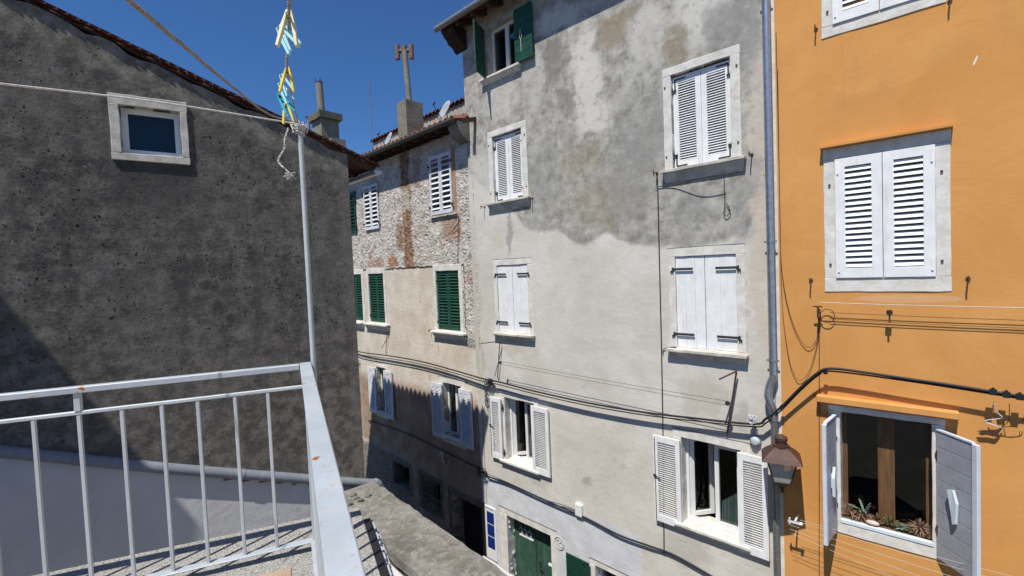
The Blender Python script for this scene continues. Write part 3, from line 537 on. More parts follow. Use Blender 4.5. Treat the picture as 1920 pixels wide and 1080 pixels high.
# top window: green shutters, one standing out from the wall
o = oTL; w = surround(gh, -5.72, 11.86, -4.56, 13.12, o[0], o[1], o[2], o[3], M['grey'], y=-.006, dep=.30, seed=41)
sill_(w, -5.80, -4.60, 11.80, 11.93, .12, 'ystone', y1=.3)
mb = MB(); frame4(mb, o[0]+.002, o[2]-.002, o[1]+.002, o[3]-.002, .14, .20, .06); xm = (o[0]+o[2])/2; mb.box(xm-.05, xm+.05, .135, .195, o[1]+.06, o[3]-.06); mb.build('window_frame', M['pvc'], w, bevel=.003)
MB().box(o[0]+.06, o[2]-.06, .165, .17, o[1]+.06, o[3]-.06).build('pane', M['glass'], w)
room(w, oTL)
planks(-4.70, -4.22, 11.93, 13.0, -.10, n=6, vertical=False, gap=.006).build('shutter', M['green'], w, bevel=.002)
hx_ = G.at(910, 143, .03)[0]
def proj(p): v = p-EYE; return 960+FPX*v.dot(rt)/v.dot(fw)
def solve(F, hx, wd, px, z, lo, hi): return min(range(lo, hi), key=lambda a: abs(proj(F.w(hx+wd*math.cos(R(a)), -.03+wd*math.sin(R(a)), z))-px))
mb = planks(0, .5, 11.94, 13.0, -.015, n=6, vertical=False, gap=.006); Tm = Matrix.Translation((hx_, -.03, 0))@Matrix.Rotation(R(solve(G, hx_, .5, 892, 12, -100, -5)), 4, 'Z'); mb.v = [tuple(Tm@Vector(v)) for v in mb.v]; mb.build('shutter', M['green'], w)
mb = MB().tube(sm([(-4.50, -.115, 12.55), (-4.53, -.12, 12.42), (-4.50, -.12, 12.35), (-4.47, -.12, 12.42), (-4.50, -.115, 12.5)]), .006, 6); mb.cyl((-4.50, -.12, 12.35), (-4.50, -.12, 12.1), .006, 6); mb.build('shutter_latch', M['rope'], w)
# ground floor: green double door in a stone frame
o = oDR; w = surround(gh, -5.86, 0, -4.18, 2.25, o[0], 0, o[2], o[3], M['ystone'], y=-.004, dep=.35, name='door', seed=51)
for k in range(16):                                   # hacked, rough edge of the left jamb
    z = .06+k*.128; MB and None
mb = MB()
for k in range(34):
    z = random.uniform(.02, 2.02); r = random.uniform(.035, .07); c = Vector((o[0]-.03+random.uniform(-.01, .02), random.uniform(.06, .3), z)); vs = []; fs = []
    for a in range(5):
        for b in range(6):
            th = math.pi*a/4; ph = 2*math.pi*b/6; q = r*random.uniform(.7, 1.15); vs.append(c+Vector((math.sin(th)*math.cos(ph)*q*.9, math.sin(th)*math.sin(ph)*q, math.cos(th)*q)))
    for a in range(4):
        for b in range(6): c2 = (b+1) % 6; fs.append((a*6+b, (a+1)*6+b, (a+1)*6+c2, a*6+c2))
    mb.add(vs, fs)
mb.build('rough_jamb', M['sill'], w)
xm = (o[0]+o[2])/2+.02
planks(o[0]+.01, xm-.006, .02, o[3]-.02, .22, t=.05, n=1).build('door_leaf', M['doorgreen'], w, bevel=.003)
planks(xm+.006, o[2]-.01, .02, o[3]-.02, .22, t=.05, n=4, gap=.006).build('door_leaf', M['doorgreen'], w, bevel=.002)
mb = MB().box(xm-.48, xm-.06, .20, .222, 1.62, 1.655)
for k in range(3):
    x = xm-.42+k*.13; mb.tube([(x+.05*math.cos(a), .205, 1.76+.055*math.sin(a)) for a in [R(q) for q in range(-80, 200, 25)]], .008, 5); mb.cyl((x+.05, .205, 1.66), (x-.02, .205, 1.86), .007, 5)
mb.build('door_grille', M['oldwhite'], w)
mb = MB().box(xm+.10, xm+.14, .195, .22, 1.05, 1.25); mb.cyl((xm+.12, .20, 1.12), (xm+.12, .15, 1.12), .012, 8); mb.cyl((xm+.12, .155, 1.12), (xm+.22, .155, 1.12), .011, 8); mb.build('door_handle', M['iron'], w)
MB().box(o[2]-.26, o[2]-.02, .19, .222, 1.26, 1.31).build('letter_flap', M['pvc'], w)
MB().box(-5.88, -4.16, -.012, .02, 2.254, 2.266).build('lintel_edge', M['pvcgap'], w)
# ground floor window with one green shutter folded back
o = oGW; w = surround(gh, -3.33, .85, -1.98, 2.04, *o, M['ystone'], y=-.006, dep=.3, seed=61)
MB().box(-3.35, -1.96, -.014, .02, 2.043, 2.055).build('lintel_edge', M['pvcgap'], w)
mb = MB(); frame4(mb, o[0], o[2], o[1], o[3], .14, .2, .07); mb.box(-2.72, -2.62, .14, .2, o[1]+.07, o[3]-.07); mb.build('window_frame', M['pvc'], w)
MB().box(o[0]+.07, o[2]-.07, .165, .17, o[1]+.07, o[3]-.07).build('pane', M['glass'], w)
planks(-3.86, -3.31, .88, 1.97, -.09, n=8, vertical=False, gap=.008).build('shutter', M['dgreen'], w, bevel=.002)

# roof of the grey house: tiles, rafters, gutter and a carved corner corbel
def tile_roof(x0, x1, y0, y1, z0, slope, pw=.21, row=.34, amp=.045, sx=8, flip=False):
    # rows of overlapping barrel tiles; rises with y
    mb = MB(); n = int((x1-x0)/pw)*sx; rows = max(1, int((y1-y0)/row)); ts = math.tan(slope)
    vs = []
    for r_ in range(rows):
        ya = y0+(y1-y0)*r_/rows; yb = y0+(y1-y0)*(r_+1)/rows+.04
        jit = random.uniform(-.008, .008); b = len(mb.v); pr = []
        for i in range(n+1):
            x = x0+(x1-x0)*i/n; h = amp*abs(math.sin(math.pi*i/sx))*2-amp
            jj = random.uniform(-.004, .004)
            pr.append(((x, ya+jit+jj, z0+(ya-y0)*ts+h+.035), (x, yb, z0+(yb-y0)*ts+h+.0)))
        vv = [p for q in pr for p in q]+[(p[0][0], p[0][1], p[0][2]-.022) for p in pr]
        fs = [(2*i, 2*i+2, 2*i+3, 2*i+1) for i in range(n)]+[(2*i, 2*(n+1)+i, 2*(n+1)+i+1, 2*i+2) for i in range(n)]
        mb.add(vv, fs, smooth=False)
    mb.add([(x0, y0+.05, z0-.03), (x1, y0+.05, z0-.03), (x1, y1, z0-.03+(y1-y0)*ts), (x0, y1, z0-.03+(y1-y0)*ts), (x0, y0+.05, z0-.055), (x1, y0+.05, z0-.055), (x1, y1, z0-.055+(y1-y0)*ts), (x0, y1, z0-.055+(y1-y0)*ts)],
           [(0,1,2,3), (4,7,6,5), (0,4,5,1), (1,5,6,2), (2,6,7,3), (3,7,4,0)], mi=1)
    return mb
gz = 13.26
rf = tile_roof(X0-.28, .1, -.50, 3.0, gz+.03, R(20)).build('roof', [M['tile'], M['rafter']], gh)
for k in range(14):
    x = X0-.18+k*.5
    Tm = Matrix.Translation((x, -.42, gz-.06))@Matrix.Rotation(R(20), 4, 'X'); MB().box(-.05, .05, 0, .95, -.06, .03, 0, Tm).build('rafter', M['rafter'], rf)
MB().cyl((X0-.32, -.50, gz), (.1, -.50, gz-.0), .065, 14).build('gutter', M['gutter'], rf)
mb = MB(); pr = [(0, 0), (-.06, .03), (-.10, .10), (-.16, .13), (-.24, .16), (-.28, .24), (-.34, .27), (-.40, .36), (-.42, .42), (0, .42)]
for a, b in ((X0-.22, X0+.16),):
    n = len(pr); zz = gz-.46; mb.add([(a, y, zz+z) for y, z in pr]+[(b, y, zz+z) for y, z in pr], [tuple(range(n))[::-1], tuple(range(n, 2*n))]+[(i, (i+1) % n, n+(i+1) % n, n+i) for i in range(n)])
mb.build('corbel', M['corbelw'], rf)  # rafter wood in a darker tone, standing in for the roof's shade

# ================================================================== ORANGE HOUSE
oh = house('orange_house', Y, 'house in smooth orange plaster, an open window with grey plank shutters below', 'house')
yM = (.735, 7.42, 1.70, 8.96); yL = (.72, 4.16, 1.70, 5.66); yT = (.74, 10.86, 1.68, 12.3)
wall_mb(.07, 5.2, 0, 16, [yM, yL, yT], step=.6).build('wall', M['orange'], oh)
mb = MB(); shell(mb, .07, 5.2, 6, 0, 16); mb.box(.07, 5.2, .451, 6, 15.7, 16); mb.build('side_wall', M['orange'], oh)
MB().box(-.005, .069, .004, .45, 0, 16).build('corner_strip', M['ystone'], oh)
def orange_closed(x0, z0, x1, z1, o, seed, pitch=.0725):
    w = surround(oh, x0, z0, x1, z1, *o, M['ystone'], y=-.010, seed=seed)
    xm = (o[0]+o[2])/2
    for a, b in ((o[0]-.0, xm-.003), (xm+.003, o[2]+.0)):
        shutter(a, b, o[1]-.0, o[3]-.01, -.03, t=.045, pitch=pitch, stile=.105, top=.11, bot=.125, tilt=30, sw=.060).build('shutter', M['white'], w, bevel=.002)
    MB().box(o[0]+.0, o[2]-.0, .16, .18, o[1]+.0, o[3]-.0).build('shutter_backing', M['inner'], w)
    for q in [(x0+.07, o[3]-.33), (x1-.08, o[3]-.33), (x0+.07, o[1]+.18), (x1-.08, o[1]+.18)]: mb = MB(); dogs(mb, [q], -.022); mb.build('iron_peg', M['rustiron'], w)
    for x in (o[0]+.03, o[2]-.03):
        for z in (o[1]+.08, o[3]-.2): mb = MB(); mb.box(x-.012, x+.012, -.036, -.03, z, z+.14); mb.cyl((x, -.030, z), (x, -.042, z), .01, 6); mb.build('hinge', M['white'], w)
    return w
w = orange_closed(.605, 7.24, 1.835, 9.10, yM, 71)
MB().box(.585, 1.852, -.11, .003, 9.106, 9.135).build('hood', M['orange'], w)
orange_closed(.61, 10.52, 1.80, 12.5, (.735, 10.66, 1.68, 12.3), 72)
# lower window
o = yL; w = surround(oh, .62, 4.02, 1.775, 5.74, .75, 4.16, 1.655, 5.66, M['ystone'], y=-.012, dep=.22, seed=73)
MB().box(.505, 1.888, -.13, .003, 5.78, 5.86).build('hood', M['orange'], w, bevel=.006)
MB().box(.745, 1.66, -.022, .035, 4.168, 4.215).build('white_edging', M['handle'], w, bevel=.003)
MB().box(.752, 1.652, .036, .199, 4.168, 4.212).build('planting_soil', M['moss'], w)
mb = MB(); frame4(mb, .752, 1.653, 4.202, 5.655, .20, .26, .055); mb.box(1.13, 1.30, .185, .255, 4.26, 5.60); mb.build('window_frame', M['brown'], w, bevel=.003)
MB().box(.807, 1.598, .225, .231, 4.257, 5.60).build('pane', M['glass'], w)
def grey_shutter(hx, ang, sgn):
    wd = .50; z0, z1 = 4.05, 5.60
    mb = MB(); n = 8
    for i in range(n):
        a = z0+(z1-z0)*i/n; mb.box(.0, wd-.055, -.012, .012, a+.004, a+(z1-z0)/n-.004, 0)
    mb.box(0, wd-.05, -.003, .003, z0+.004, z1-.004, 0)
    mb.box(wd-.055, wd, -.022, .022, z0, z1, 1); mb.box(0, wd-.055, -.02, .02, z1-.002, z1+.02, 1)
    Tm = Matrix.Translation((hx, -.02, 0))@Matrix.Rotation(R(ang), 4, 'Z'); mb.v = [tuple(Tm@Vector(v)) for v in mb.v]
    s_ = mb.build('shutter', [M['lilac'], M['lilac_edge']], w, bevel=.002)
    k = 1 if sgn > 0 else -1
    mb = MB(); yy = -.03 if sgn > 0 else .03
    vs = []
    for y_ in (0, .03*(-1 if sgn > 0 else 1)):
        vs += [(.20, yy+y_*0+(-.012 if sgn > 0 else .012)+y_, 4.98), (.255, yy+y_, 5.0), (.30, yy+y_, 4.86), (.285, yy+y_, 4.62), (.25, yy+y_, 4.60), (.235, yy+y_, 4.72)]
    mb.add(vs, [(0,1,2,3,4,5), (11,10,9,8,7,6)]+[(i, (i+1) % 6, 6+(i+1) % 6, 6+i) for i in range(6)])
    mb.box(.235, .265, min(0, yy), max(0, yy), 4.72, 4.9)
    mb.v = [tuple(Tm@Vector(v)) for v in mb.v]; mb.build('shutter_handle', M['handle'], w)
room(w, yL)
grey_shutter(.70, 180+83, -1)          # stands almost square to the wall
grey_shutter(1.70, -49, 1)
for x in (.70, 1.70):
    for z in (4.4, 5.3): mb = MB(); mb.cyl((x, -.03, z-.06), (x, -.03, z+.06), .012, 8); mb.box(x-.02, x+.02, -.03, .03, z-.02, z+.02); mb.build('hinge', M['rustiron'], w)

# ================================================================== STONE HOUSE
sh_ = house('stone_house', B, 'rubble stone house with green and white louvred shutters, its lower half in shade', 'house')
bUR = (-1.63, 9.17, -.72, 10.66); bUL = (-5.18, 9.10, -4.30, 10.46); bUF = (-6.60, 9.10, -5.75, 10.42)
bMR = (-1.61, 6.24, -.66, 7.745); bML = (-5.20, 6.26, -4.28, 7.755); bMF = (-6.55, 6.26, -5.66, 7.76)
b1R = (-1.52, 3.50, -.78, 4.86); b1L = (-5.0, 3.50, -4.42, 4.86)
bS = (-4.27, 1.38, -3.38, 2.06); bB = (-2.75, 1.23, -1.87, 2.06); bD = (-1.36, 0, -.18, 1.97)
BT = 11.05
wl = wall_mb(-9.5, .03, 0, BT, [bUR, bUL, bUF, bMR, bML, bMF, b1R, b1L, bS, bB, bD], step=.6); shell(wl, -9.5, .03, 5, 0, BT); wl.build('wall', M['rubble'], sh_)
def bwin(o, mt, y=.04, pitch=.125, stile=.06, fr=None, sil=None, seed=80, tilt=18, sw=None, mid=None, skin='inner'):
    w = surround(sh_, *(fr or (o[0]-.02, o[1]-.02, o[2]+.02, o[3]+.02)), *o, M['ystone'] if fr else M['rubble'], y=-.008 if not fr else -.018, seed=seed)
    xm = (o[0]+o[2])/2
    for a, b in ((o[0]+.005, xm-.004), (xm+.004, o[2]-.005)): shutter(a, b, o[1]+.005, o[3]-.01, y, t=.035, pitch=pitch, stile=stile, top=.09, bot=.09, tilt=tilt, sw=sw, mid=mid).build('shutter', mt, w)
    MB().box(o[0]-.001, o[2]+.001, .18, .20, o[1]-.001, o[3]+.001).build('shutter_backing', M['inner'], w)
    if sil: sill_(w, *sil)
    for z in (o[1]+.2, o[3]-.25):
        for x in (o[0]-.01, o[2]+.01): mb = MB(); mb.box(x-.03, x+.03, y-.03, y, z-.02, z+.02); mb.cyl((x, y-.03, z-.05), (x, y-.03, z+.03), .011, 6); mb.build('hinge', M['iron'], w)
    return w
w = bwin(bUR, M['oldwhite'], y=-.05, pitch=.128, sw=.075, tilt=40, seed=81)
MB().box(bUR[2]+.01, bUR[2]+.12, -.008, .1, bUR[1]-.05, bUR[3]+.1).build('jamb', M['clay'], w); MB().box(bUR[0]-.05, bUR[2]+.13, -.06, .1, bUR[1]-.06, bUR[1]-.02).build('sill', M['sill'], w)
bwin(bUL, M['oldwhite'], y=-.05, pitch=.128, sw=.075, tilt=40, seed=82); bwin(bUF, M['dgreen'], y=-.05, pitch=.11, sw=.08, tilt=40, seed=83)
bwin(bMR, M['green'], y=.02, pitch=.076, sw=.062, tilt=45, fr=(-1.72, 6.2, -.53, 7.90), sil=(-1.78, -.42, 6.02, 6.21, .15, 'ystone'), seed=84, mid=7.08)
bwin(bML, M['green'], y=.02, pitch=.076, sw=.062, tilt=45, fr=(-5.30, 6.2, -4.16, 7.92), sil=(-5.45, -4.05, 6.02, 6.22, .15, 'ystone'), seed=85)
bwin(bMF, M['green'], y=.02, pitch=.076, sw=.062, tilt=45, fr=(-6.65, 6.2, -5.52, 7.92), sil=(-6.8, -5.62, 6.02, 6.22, .15, 'ystone'), seed=86)
def bopen(o, fr, lsh, rsh, seed):
    w = surround(sh_, *fr, *o, M['ystone'], y=-.01, dep=.3, seed=seed); sill_(w, fr[0], fr[2], fr[1]-.12, fr[1]+.06, .09, 'ystone')
    xm = (o[0]+o[2])/2; mb = MB(); frame4(mb, o[0]+.002, o[2]-.002, o[1]+.002, o[3]-.002, .14, .2, .05); mb.box(xm-.04, xm+.04, .135, .195, o[1]+.05, o[3]-.05); mb.build('window_frame', M['pvc'], w)
    MB().box(o[0]+.05, o[2]-.05, .165, .17, o[1]+.05, o[3]-.05).build('pane', M['glass'], w)
    room(w, o)
    for s in (lsh, rsh): shutter(s[0], s[1], 3.38, 4.82, -.07, pitch=.038, stile=.07, top=.10, bot=.12, tilt=50).build('shutter', M['oldwhite'], w)
    return w
w = bopen(b1R, (-1.68, 3.42, -.60, 5.0), (-2.0, -1.51, 0, 0), (-.80, -.33, 0, 0), 87); MB().box(-1.72, -.48, -.012, .02, 5.003, 5.015).build('lintel_edge', M['pvcgap'], w)
bopen(b1L, (-5.1, 3.42, -4.32, 4.95), (-5.46, -5.0, 0, 0), (-4.47, -4.0, 0, 0), 88)
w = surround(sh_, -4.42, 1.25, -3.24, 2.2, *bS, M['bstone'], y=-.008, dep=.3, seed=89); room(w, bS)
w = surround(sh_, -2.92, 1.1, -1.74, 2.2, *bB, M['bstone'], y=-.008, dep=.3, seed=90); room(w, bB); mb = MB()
for k in range(6): x = bB[0]+.1+k*.137; mb.cyl((x, -.05, 1.17), (x, -.05, 2.1), .011, 6)
for z in (1.22, 1.62, 2.03): mb.box(bB[0]-.03, bB[2]+.03, -.062, -.05, z, z+.025)
mb.build('window_bars', M['bstone'], w)
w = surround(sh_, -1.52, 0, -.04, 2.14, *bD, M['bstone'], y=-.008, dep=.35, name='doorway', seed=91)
planks(bD[0]+.01, bD[2]-.01, .02, 1.95, .34, n=6).build('door_leaf', M['room'], w)  # leaf takes the liner's near-black so the doorway looks unlit
for x, z0, z1 in ((-.07, 4.95, 11.0),): pass
bz = 11.13
rf = tile_roof(-9.5, .0, -.45, 3.0, bz+.04, R(17)).build('roof', [M['tile'], M['rafter']], sh_)
for k in range(20): x = -9.3+k*.5; MB().box(-.045, .045, 0, .9, -.06, .03, 0, Matrix.Translation((x, -.36, bz-.05))@Matrix.Rotation(R(17), 4, 'X')).build('rafter', M['rafter'], rf)
MB().cyl((-9.5, -.46, bz+.0), (-.02, -.46, bz+.0), .06, 12).build('gutter', M['darkgutter'], rf)
mb = MB(); pr = [(0, 0), (-.10, .02), (-.2, .08), (-.3, .2), (-.36, .34), (-.36, .42), (0, .42)]; n = len(pr)
mb.add([(-.36, y, bz-.42+z) for y, z in pr]+[(.0, y, bz-.42+z) for y, z in pr], [tuple(range(n))[::-1], tuple(range(n, 2*n))]+[(i, (i+1) % n, n+(i+1) % n, n+i) for i in range(n)]); mb.build('corbel', M['cap'], rf)
# chimney with its pipe and double clay cowl
def offat(F, px, py, off): return F.at(px, py, off)
cx1 = B.at(762, 215, -.7)[0]; ct = B.at(762, 184, -.7)[1]
mb = MB().rough(cx1-.50, cx1, .7, 1.3, bz+.1, ct, step=.2, j=.004)
px_, pz_ = B.at(758, 92, -1.0)
pb = (cx1-.26, 1.0, ct-.05); zt = pz_; mb.tube([pb, (px_, 1.0, zt)], .085, 12, 1)
for sx in (-1, 1):
    x = px_+sx*.15; y_ = 1.0+sx*.15; mb.cyl((x, y_, zt-.30), (x, y_, zt+.12), .075, 12, 2); mb.cyl((px_, 1.0, zt-.06), (x, y_, zt-.06), .06, 10, 2)
mb.cyl((px_, 1.0, zt-.35), (px_, 1.0, zt+.08), .088, 12, 2)
mb.build('chimney', [M['chim'], M['chim'], M['cowl'], M['black']], rf, bevel=.004)
# plastered upper wall with tile coping behind the roof
q = [B.at(700, 262, -2.4), B.at(745, 241, -2.4), B.at(870, 190, -2.4)]
zc = sum(a[1] for a in q)/3; xl = q[0][0]
uw = MB().rough(xl, .0, 2.4, 2.75, 11.6, zc-.05, step=.4, j=.01).build('upper_wall', M['upper'], sh_)
mb = tile_roof(xl-.08, .0, 2.30, 2.9, zc-.05, R(14)); mb.build('coping', [M['verge'], M['rafter']], uw)

# ================================================================== GABLE HOUSE (dark render)
gb = house('gable_house', L, 'dark rough-rendered gable end with a small stone-framed window under a sloping tiled roof', 'house')
def vz(x): return 9.86-.398*(x-0)                # underside of the verge
mb = MB(); gw = (-3.02, 9.52, -2.34, 10.17)
xs = [-7.0, -6.2, -5.5, -4.8, -4.2, -3.6, gw[0], gw[2], -1.9, -1.4, -.9, -.45, 0]
BZ = lambda x: 5.60-.352*(x+4.0)-.06 if x > -9 else 5
def pt(x, z, y=0): return (x, y, z)
rnd = random.Random(5)
cols = []
xx = []
for a, b in zip(xs[:-1], xs[1:]):
    n = max(1, int((b-a)/.12)); xx += [a+(b-a)*i/n for i in range(n)]
xx.append(xs[-1])
top = {x: vz(x)-.04-rnd.uniform(0, .05)-.05*abs(math.sin(x*5.1)) for x in xx}; bot = {x: BZ(x)+(rnd.uniform(-.05, .03)-.10 if x > -2.4 else 0) for x in xx}
for a, b in zip(xx[:-1], xx[1:]):
    segs = [(bot[a], top[a], bot[b], top[b])]
    if a >= gw[0]-1e-4 and b <= gw[2]+1e-4: segs = [(bot[a], gw[1], bot[b], gw[1]), (gw[3], top[a], gw[3], top[b])]
    for s in segs:
        mb.add([(a, 0, s[0]), (b, 0, s[2]), (b, 0, s[3]), (a, 0, s[1]), (a, .35, s[0]), (b, .35, s[2]), (b, .35, s[3]), (a, .35, s[1])], [(0,1,2,3), (4,7,6,5), (0,4,5,1), (3,2,6,7)])
mb.add([(0, 0, bot[0]), (0, .35, bot[0]), (0, .35, top[0]), (0, 0, top[0])], [(0,1,2,3)])
for x in (gw[0], gw[2]): mb.add([(x, 0, gw[1]), (x, .35, gw[1]), (x, .35, gw[3]), (x, 0, gw[3])], [(0,1,2,3), (3,2,1,0)][:1])
mb.build('gable_wall', M['dark'], gb)
GL = 5.1
def shear(mb): mb.v = [(x-.198*max(0, y-.06), y, z) for x, y, z in mb.v]; return mb      # the street side leans along the street
mb = MB(); mb.box(-.35, -.002, .352, GL, 0, 9.65); mb.box(-7, -.35, GL-.3, GL, 0, 9.9); mb.box(-7, -6.7, .352, GL-.3, 0, 11)
mb.add([(-7, .012, 0), (-.0, .012, 0), (-.0, .012, 4.4), (-7, .012, 7.0), (-7, .351, 0), (-.0, .351, 0), (-.0, .351, 4.4), (-7, .351, 7.0)], [(0,1,2,3), (4,7,6,5), (1,5,6,2), (3,2,6,7), (0,3,7,4)], 1)
shear(mb).build('wall', [M['dark'], M['wallw']], gb)
mb = MB()
for k in range(9):                                      # bare bricks and stones under the render's broken lower edge
    x = -2.1+k*.235; mb.rough(x, x+.22, .0, .2, BZ(x)-.20, BZ(x)-.06, step=.07, j=.012, seed=k)
mb.build('bare_masonry', M['brick'], gb)
w = surround(gb, -3.13, 9.42, -2.25, 10.31, *gw, M['sill'], y=-.035, dep=.2, seed=95)
mb = MB(); frame4(mb, gw[0]+.002, gw[2]-.002, gw[1]+.002, gw[3]-.002, .10, .16, .075); mb.build('window_frame', M['pvc'], w, bevel=.004)
MB().box(gw[0]+.07, gw[2]-.07, .125, .13, gw[1]+.07, gw[3]-.07).build('pane', M['glass'], w); MB().box(gw[0]-.001, gw[2]+.001, .33, .35, gw[1]-.001, gw[3]+.001).build('pane_backing', M['navy'], w)  # navy sheet behind the pane gives it a dark blue
# roof: two slopes, ridge along y; the right-hand slope falls to the street
sl = math.atan(.398); RX = -5.6; ex = .55
def slope_roof(): 
    Wd = GL+.12; Ln = (ex-RX)/math.cos(sl)
    mb = tile_roof(0, Wd, 0, Ln, 0, 0)                  # flat: x = along the eave, y = up the slope
    Tm = Matrix.Translation((ex, .04, vz(ex)+.0))@Matrix.Rotation(sl, 4, 'Y')@Matrix.Rotation(R(90), 4, 'Z')
    return mb, Tm
mb, Tm = slope_roof(); mb.v = [tuple(Tm@Vector(v)) for v in mb.v]
# verge board of bedded tiles along the gable edge
n = 60
for i in range(n):
    a = RX+(ex-RX)*i/n; b = RX+(ex-RX)*(i+1)/n-.004; za, zb_ = vz(a), vz(b); o_ = random.uniform(-.01, .01)
    mb.add([(a, -.05+o_, za-.015), (b, -.07+o_, zb_-.012), (b, .05, zb_-.012), (a, .05, za-.012), (a, -.07+o_, za+.022), (b, -.07+o_, zb_+.022), (b, .05, zb_+.022), (a, .05, za+.022)], [(0,3,2,1), (4,5,6,7), (0,1,5,4), (1,2,6,5), (2,3,7,6), (3,0,4,7)], 2)
mb.add([(RX, -.05, vz(RX)), (RX, GL+.05, vz(RX)), (-9, GL+.05, vz(RX)-1.2), (-9, -.05, vz(RX)-1.2)], [(0,1,2,3), (3,2,1,0)][:1])
rf = shear(mb).build('roof', [M['tile'], M['rafter'], M['verge']], gb)
for k in range(8):
    y = .06+k*.65; shear(MB().box(-.75, .55, -.045, .045, -.11, -.02, 0, Matrix.Translation((0, y+.02, vz(0)))@Matrix.Rotation(sl, 4, 'Y'))).build('rafter', M['rafter'], rf)
gx, gzz = ex-.035, vz(ex)-.075
mb = MB(); sg = 10
for k in range(sg):
    a0 = math.pi+math.pi*k/sg; a1 = math.pi+math.pi*(k+1)/sg; r = .075
    mb.add([(gx+r*math.cos(a0), -.03, gzz+r*math.sin(a0)), (gx+r*math.cos(a1), -.03, gzz+r*math.sin(a1)), (gx+r*math.cos(a1), GL, gzz+r*math.sin(a1)), (gx+r*math.cos(a0), GL, gzz+r*math.sin(a0))], [(0,1,2,3), (3,2,1,0)][:1], smooth=True)
mb.add([(gx+.075*math.cos(math.pi+math.pi*k/sg), -.03, gzz+.075*math.sin(math.pi+math.pi*k/sg)) for k in range(sg+1)], [tuple(range(sg+1))])
shear(mb).build('gutter', M['zinc'], rf)

# a taller house further along the stone row; only its chimneys show above the verge
FO = 1.2
fa, fb = B.at(584, 240, -FO)[0], B.at(620, 240, -FO)[0]; ft = B.at(603, 206, -FO)[1]; fbz = B.at(603, 262, -FO)[1]
fh = empty('far_house', B.w(-9.55, 0, 0), B.rz, 'taller house in the stone row, only its chimneys showing above the dark gable', 'house')
mb = MB().box(-6.5, -1.5, .02, 5, 0, fbz-1.2); mb.build('wall', M['rubble'], fh)
mb = tile_roof(-6.6, -1.4, -.3, 2.6, fbz-1.18, R(16)); rf = mb.build('roof', [M['tile'], M['rafter']], fh)
D = lambda x: x+9.55
cxa = D(fa)+.1; wdt = (fb-fa)*.62; mb = MB().rough(cxa, cxa+wdt*.78, FO, FO+.75, fbz-.9, ft-.28, step=.2, j=.01, mi=0); mb.rough(cxa-.14, cxa+wdt*.9, FO-.12, FO+.87, ft-.28, ft, step=.14, j=.02, mi=1)
pxx, pzt = B.at(598, 154, -FO-.35); pxx = D(pxx); mb.tube([(pxx+.10, FO+.35, ft-.03), (pxx, FO+.35, pzt)], .145, 16, 2)
for a in (0, 2, 4): mb.cyl((pxx+.13*math.cos(a), FO+.35+.13*math.sin(a), pzt), (pxx+.13*math.cos(a), FO+.35+.13*math.sin(a), pzt+.18), .012, 5, 3)
mb.cyl((pxx, FO+.35, pzt-.04), (pxx, FO+.35, pzt), .155, 16, 3)
mb.rough(cxa+wdt*.8, cxa+wdt*1.35, FO+.1, FO+.7, fbz-.9, fbz-.05, step=.15, j=.01, mi=0)
for k in range(9): a_ = random.uniform(0, 6.28); mb.rough(cxa+wdt*.3+.3*math.cos(a_), cxa+wdt*.3+.3*math.cos(a_)+.14, FO+.3+.3*math.sin(a_), FO+.42+.3*math.sin(a_), ft-.01, ft+random.uniform(.03, .09), step=.1, j=.02, mi=1)
fx, fz = B.at(578, 221, -FO); fx = D(fx); mb.cyl((fx, FO, fz-1.3), (fx, FO, fz), .06, 10, 4); mb.cyl((fx, FO, fz), (fx, FO, fz+.05), .11, 10, 3)
mb.build('chimney', [M['chim'], M['mossy'], M['chim'], M['iron'], M['zinc']], rf)

# ================================================================== own house (behind the camera, throws the shade on the gable), terrace, yard wall
sh2 = Vector((S.x, S.y, 0)).normalized()
cn = L.w(-3.12, 0, 0)+sh2*4.6; tz = 4.75+4.6*math.tan(R(SUN_EL))
ah = empty('apartment_house', (cn.x, cn.y, 0), R(-38.5), 'white rendered apartment house outside the picture that shades the left of the gable', 'house')
mb = MB(); mb.box(-7, 0, -9, 0, 0, tz); mb.build('wall', M['upper'], ah)
mb = MB(); mb.add([(-7.4, -9.4, tz+.01), (.25, -9.4, tz+.01), (.25, .3, tz+.01), (-7.4, .3, tz+.01), (-3.6, -9.4, tz+1.4), (-3.6, .3, tz+1.4)], [(0,3,2,1), (0,1,4), (3,5,2), (1,2,5,4), (0,4,5,3)])
mb.build('roof', M['tile'], ah)
K = Vector((-1.168, 2.6, 0)); RL = Frame(K.x, K.y, 69); RR = Frame(K.x, K.y, 154.7)
FZ = 6.165; dl = RL.d; dr = RR.d; nl = RL.n; nr = Vector((-RR.n.x, -RR.n.y, 0)) if RR.n.x < 0 else RR.n
def slab(mb, inl, inr, z0, z1, LL=7, LR=5.5, mi=0):
    # parallelogram under the corner K, edges pushed out by inl (left side) and inr (right side)
    # corner: solve offset so that distance to the left rail line is inl and to the right rail line is inr
    a = Matrix(((nl.x, nl.y), (nr.x, nr.y))).inverted()@Vector((inl, inr)); q = K+Vector((a.x, a.y, 0))
    p = [q, q-dl*LL, q-dl*LL+dr*LR, q+dr*LR]
    mb.add([(v.x, v.y, z0) for v in p]+[(v.x, v.y, z1) for v in p], [(0,3,2,1), (4,5,6,7), (0,1,5,4), (1,2,6,5), (2,3,7,6), (3,0,4,7)], mi); return mb
te = empty('terrace', (0, 0, 0), 0, 'terrace floor of speckled terrazzo round beige tiles, inside the white railing', 'terrace')
slab(MB(), .405, .285, FZ-.13, FZ).build('slab', M['terrazzo'], te, bevel=.004)
slab(MB(), -.13, -.13, FZ+.001, FZ+.006, 6.6, 5.2).build('floor_tiles', M['beige'], te)
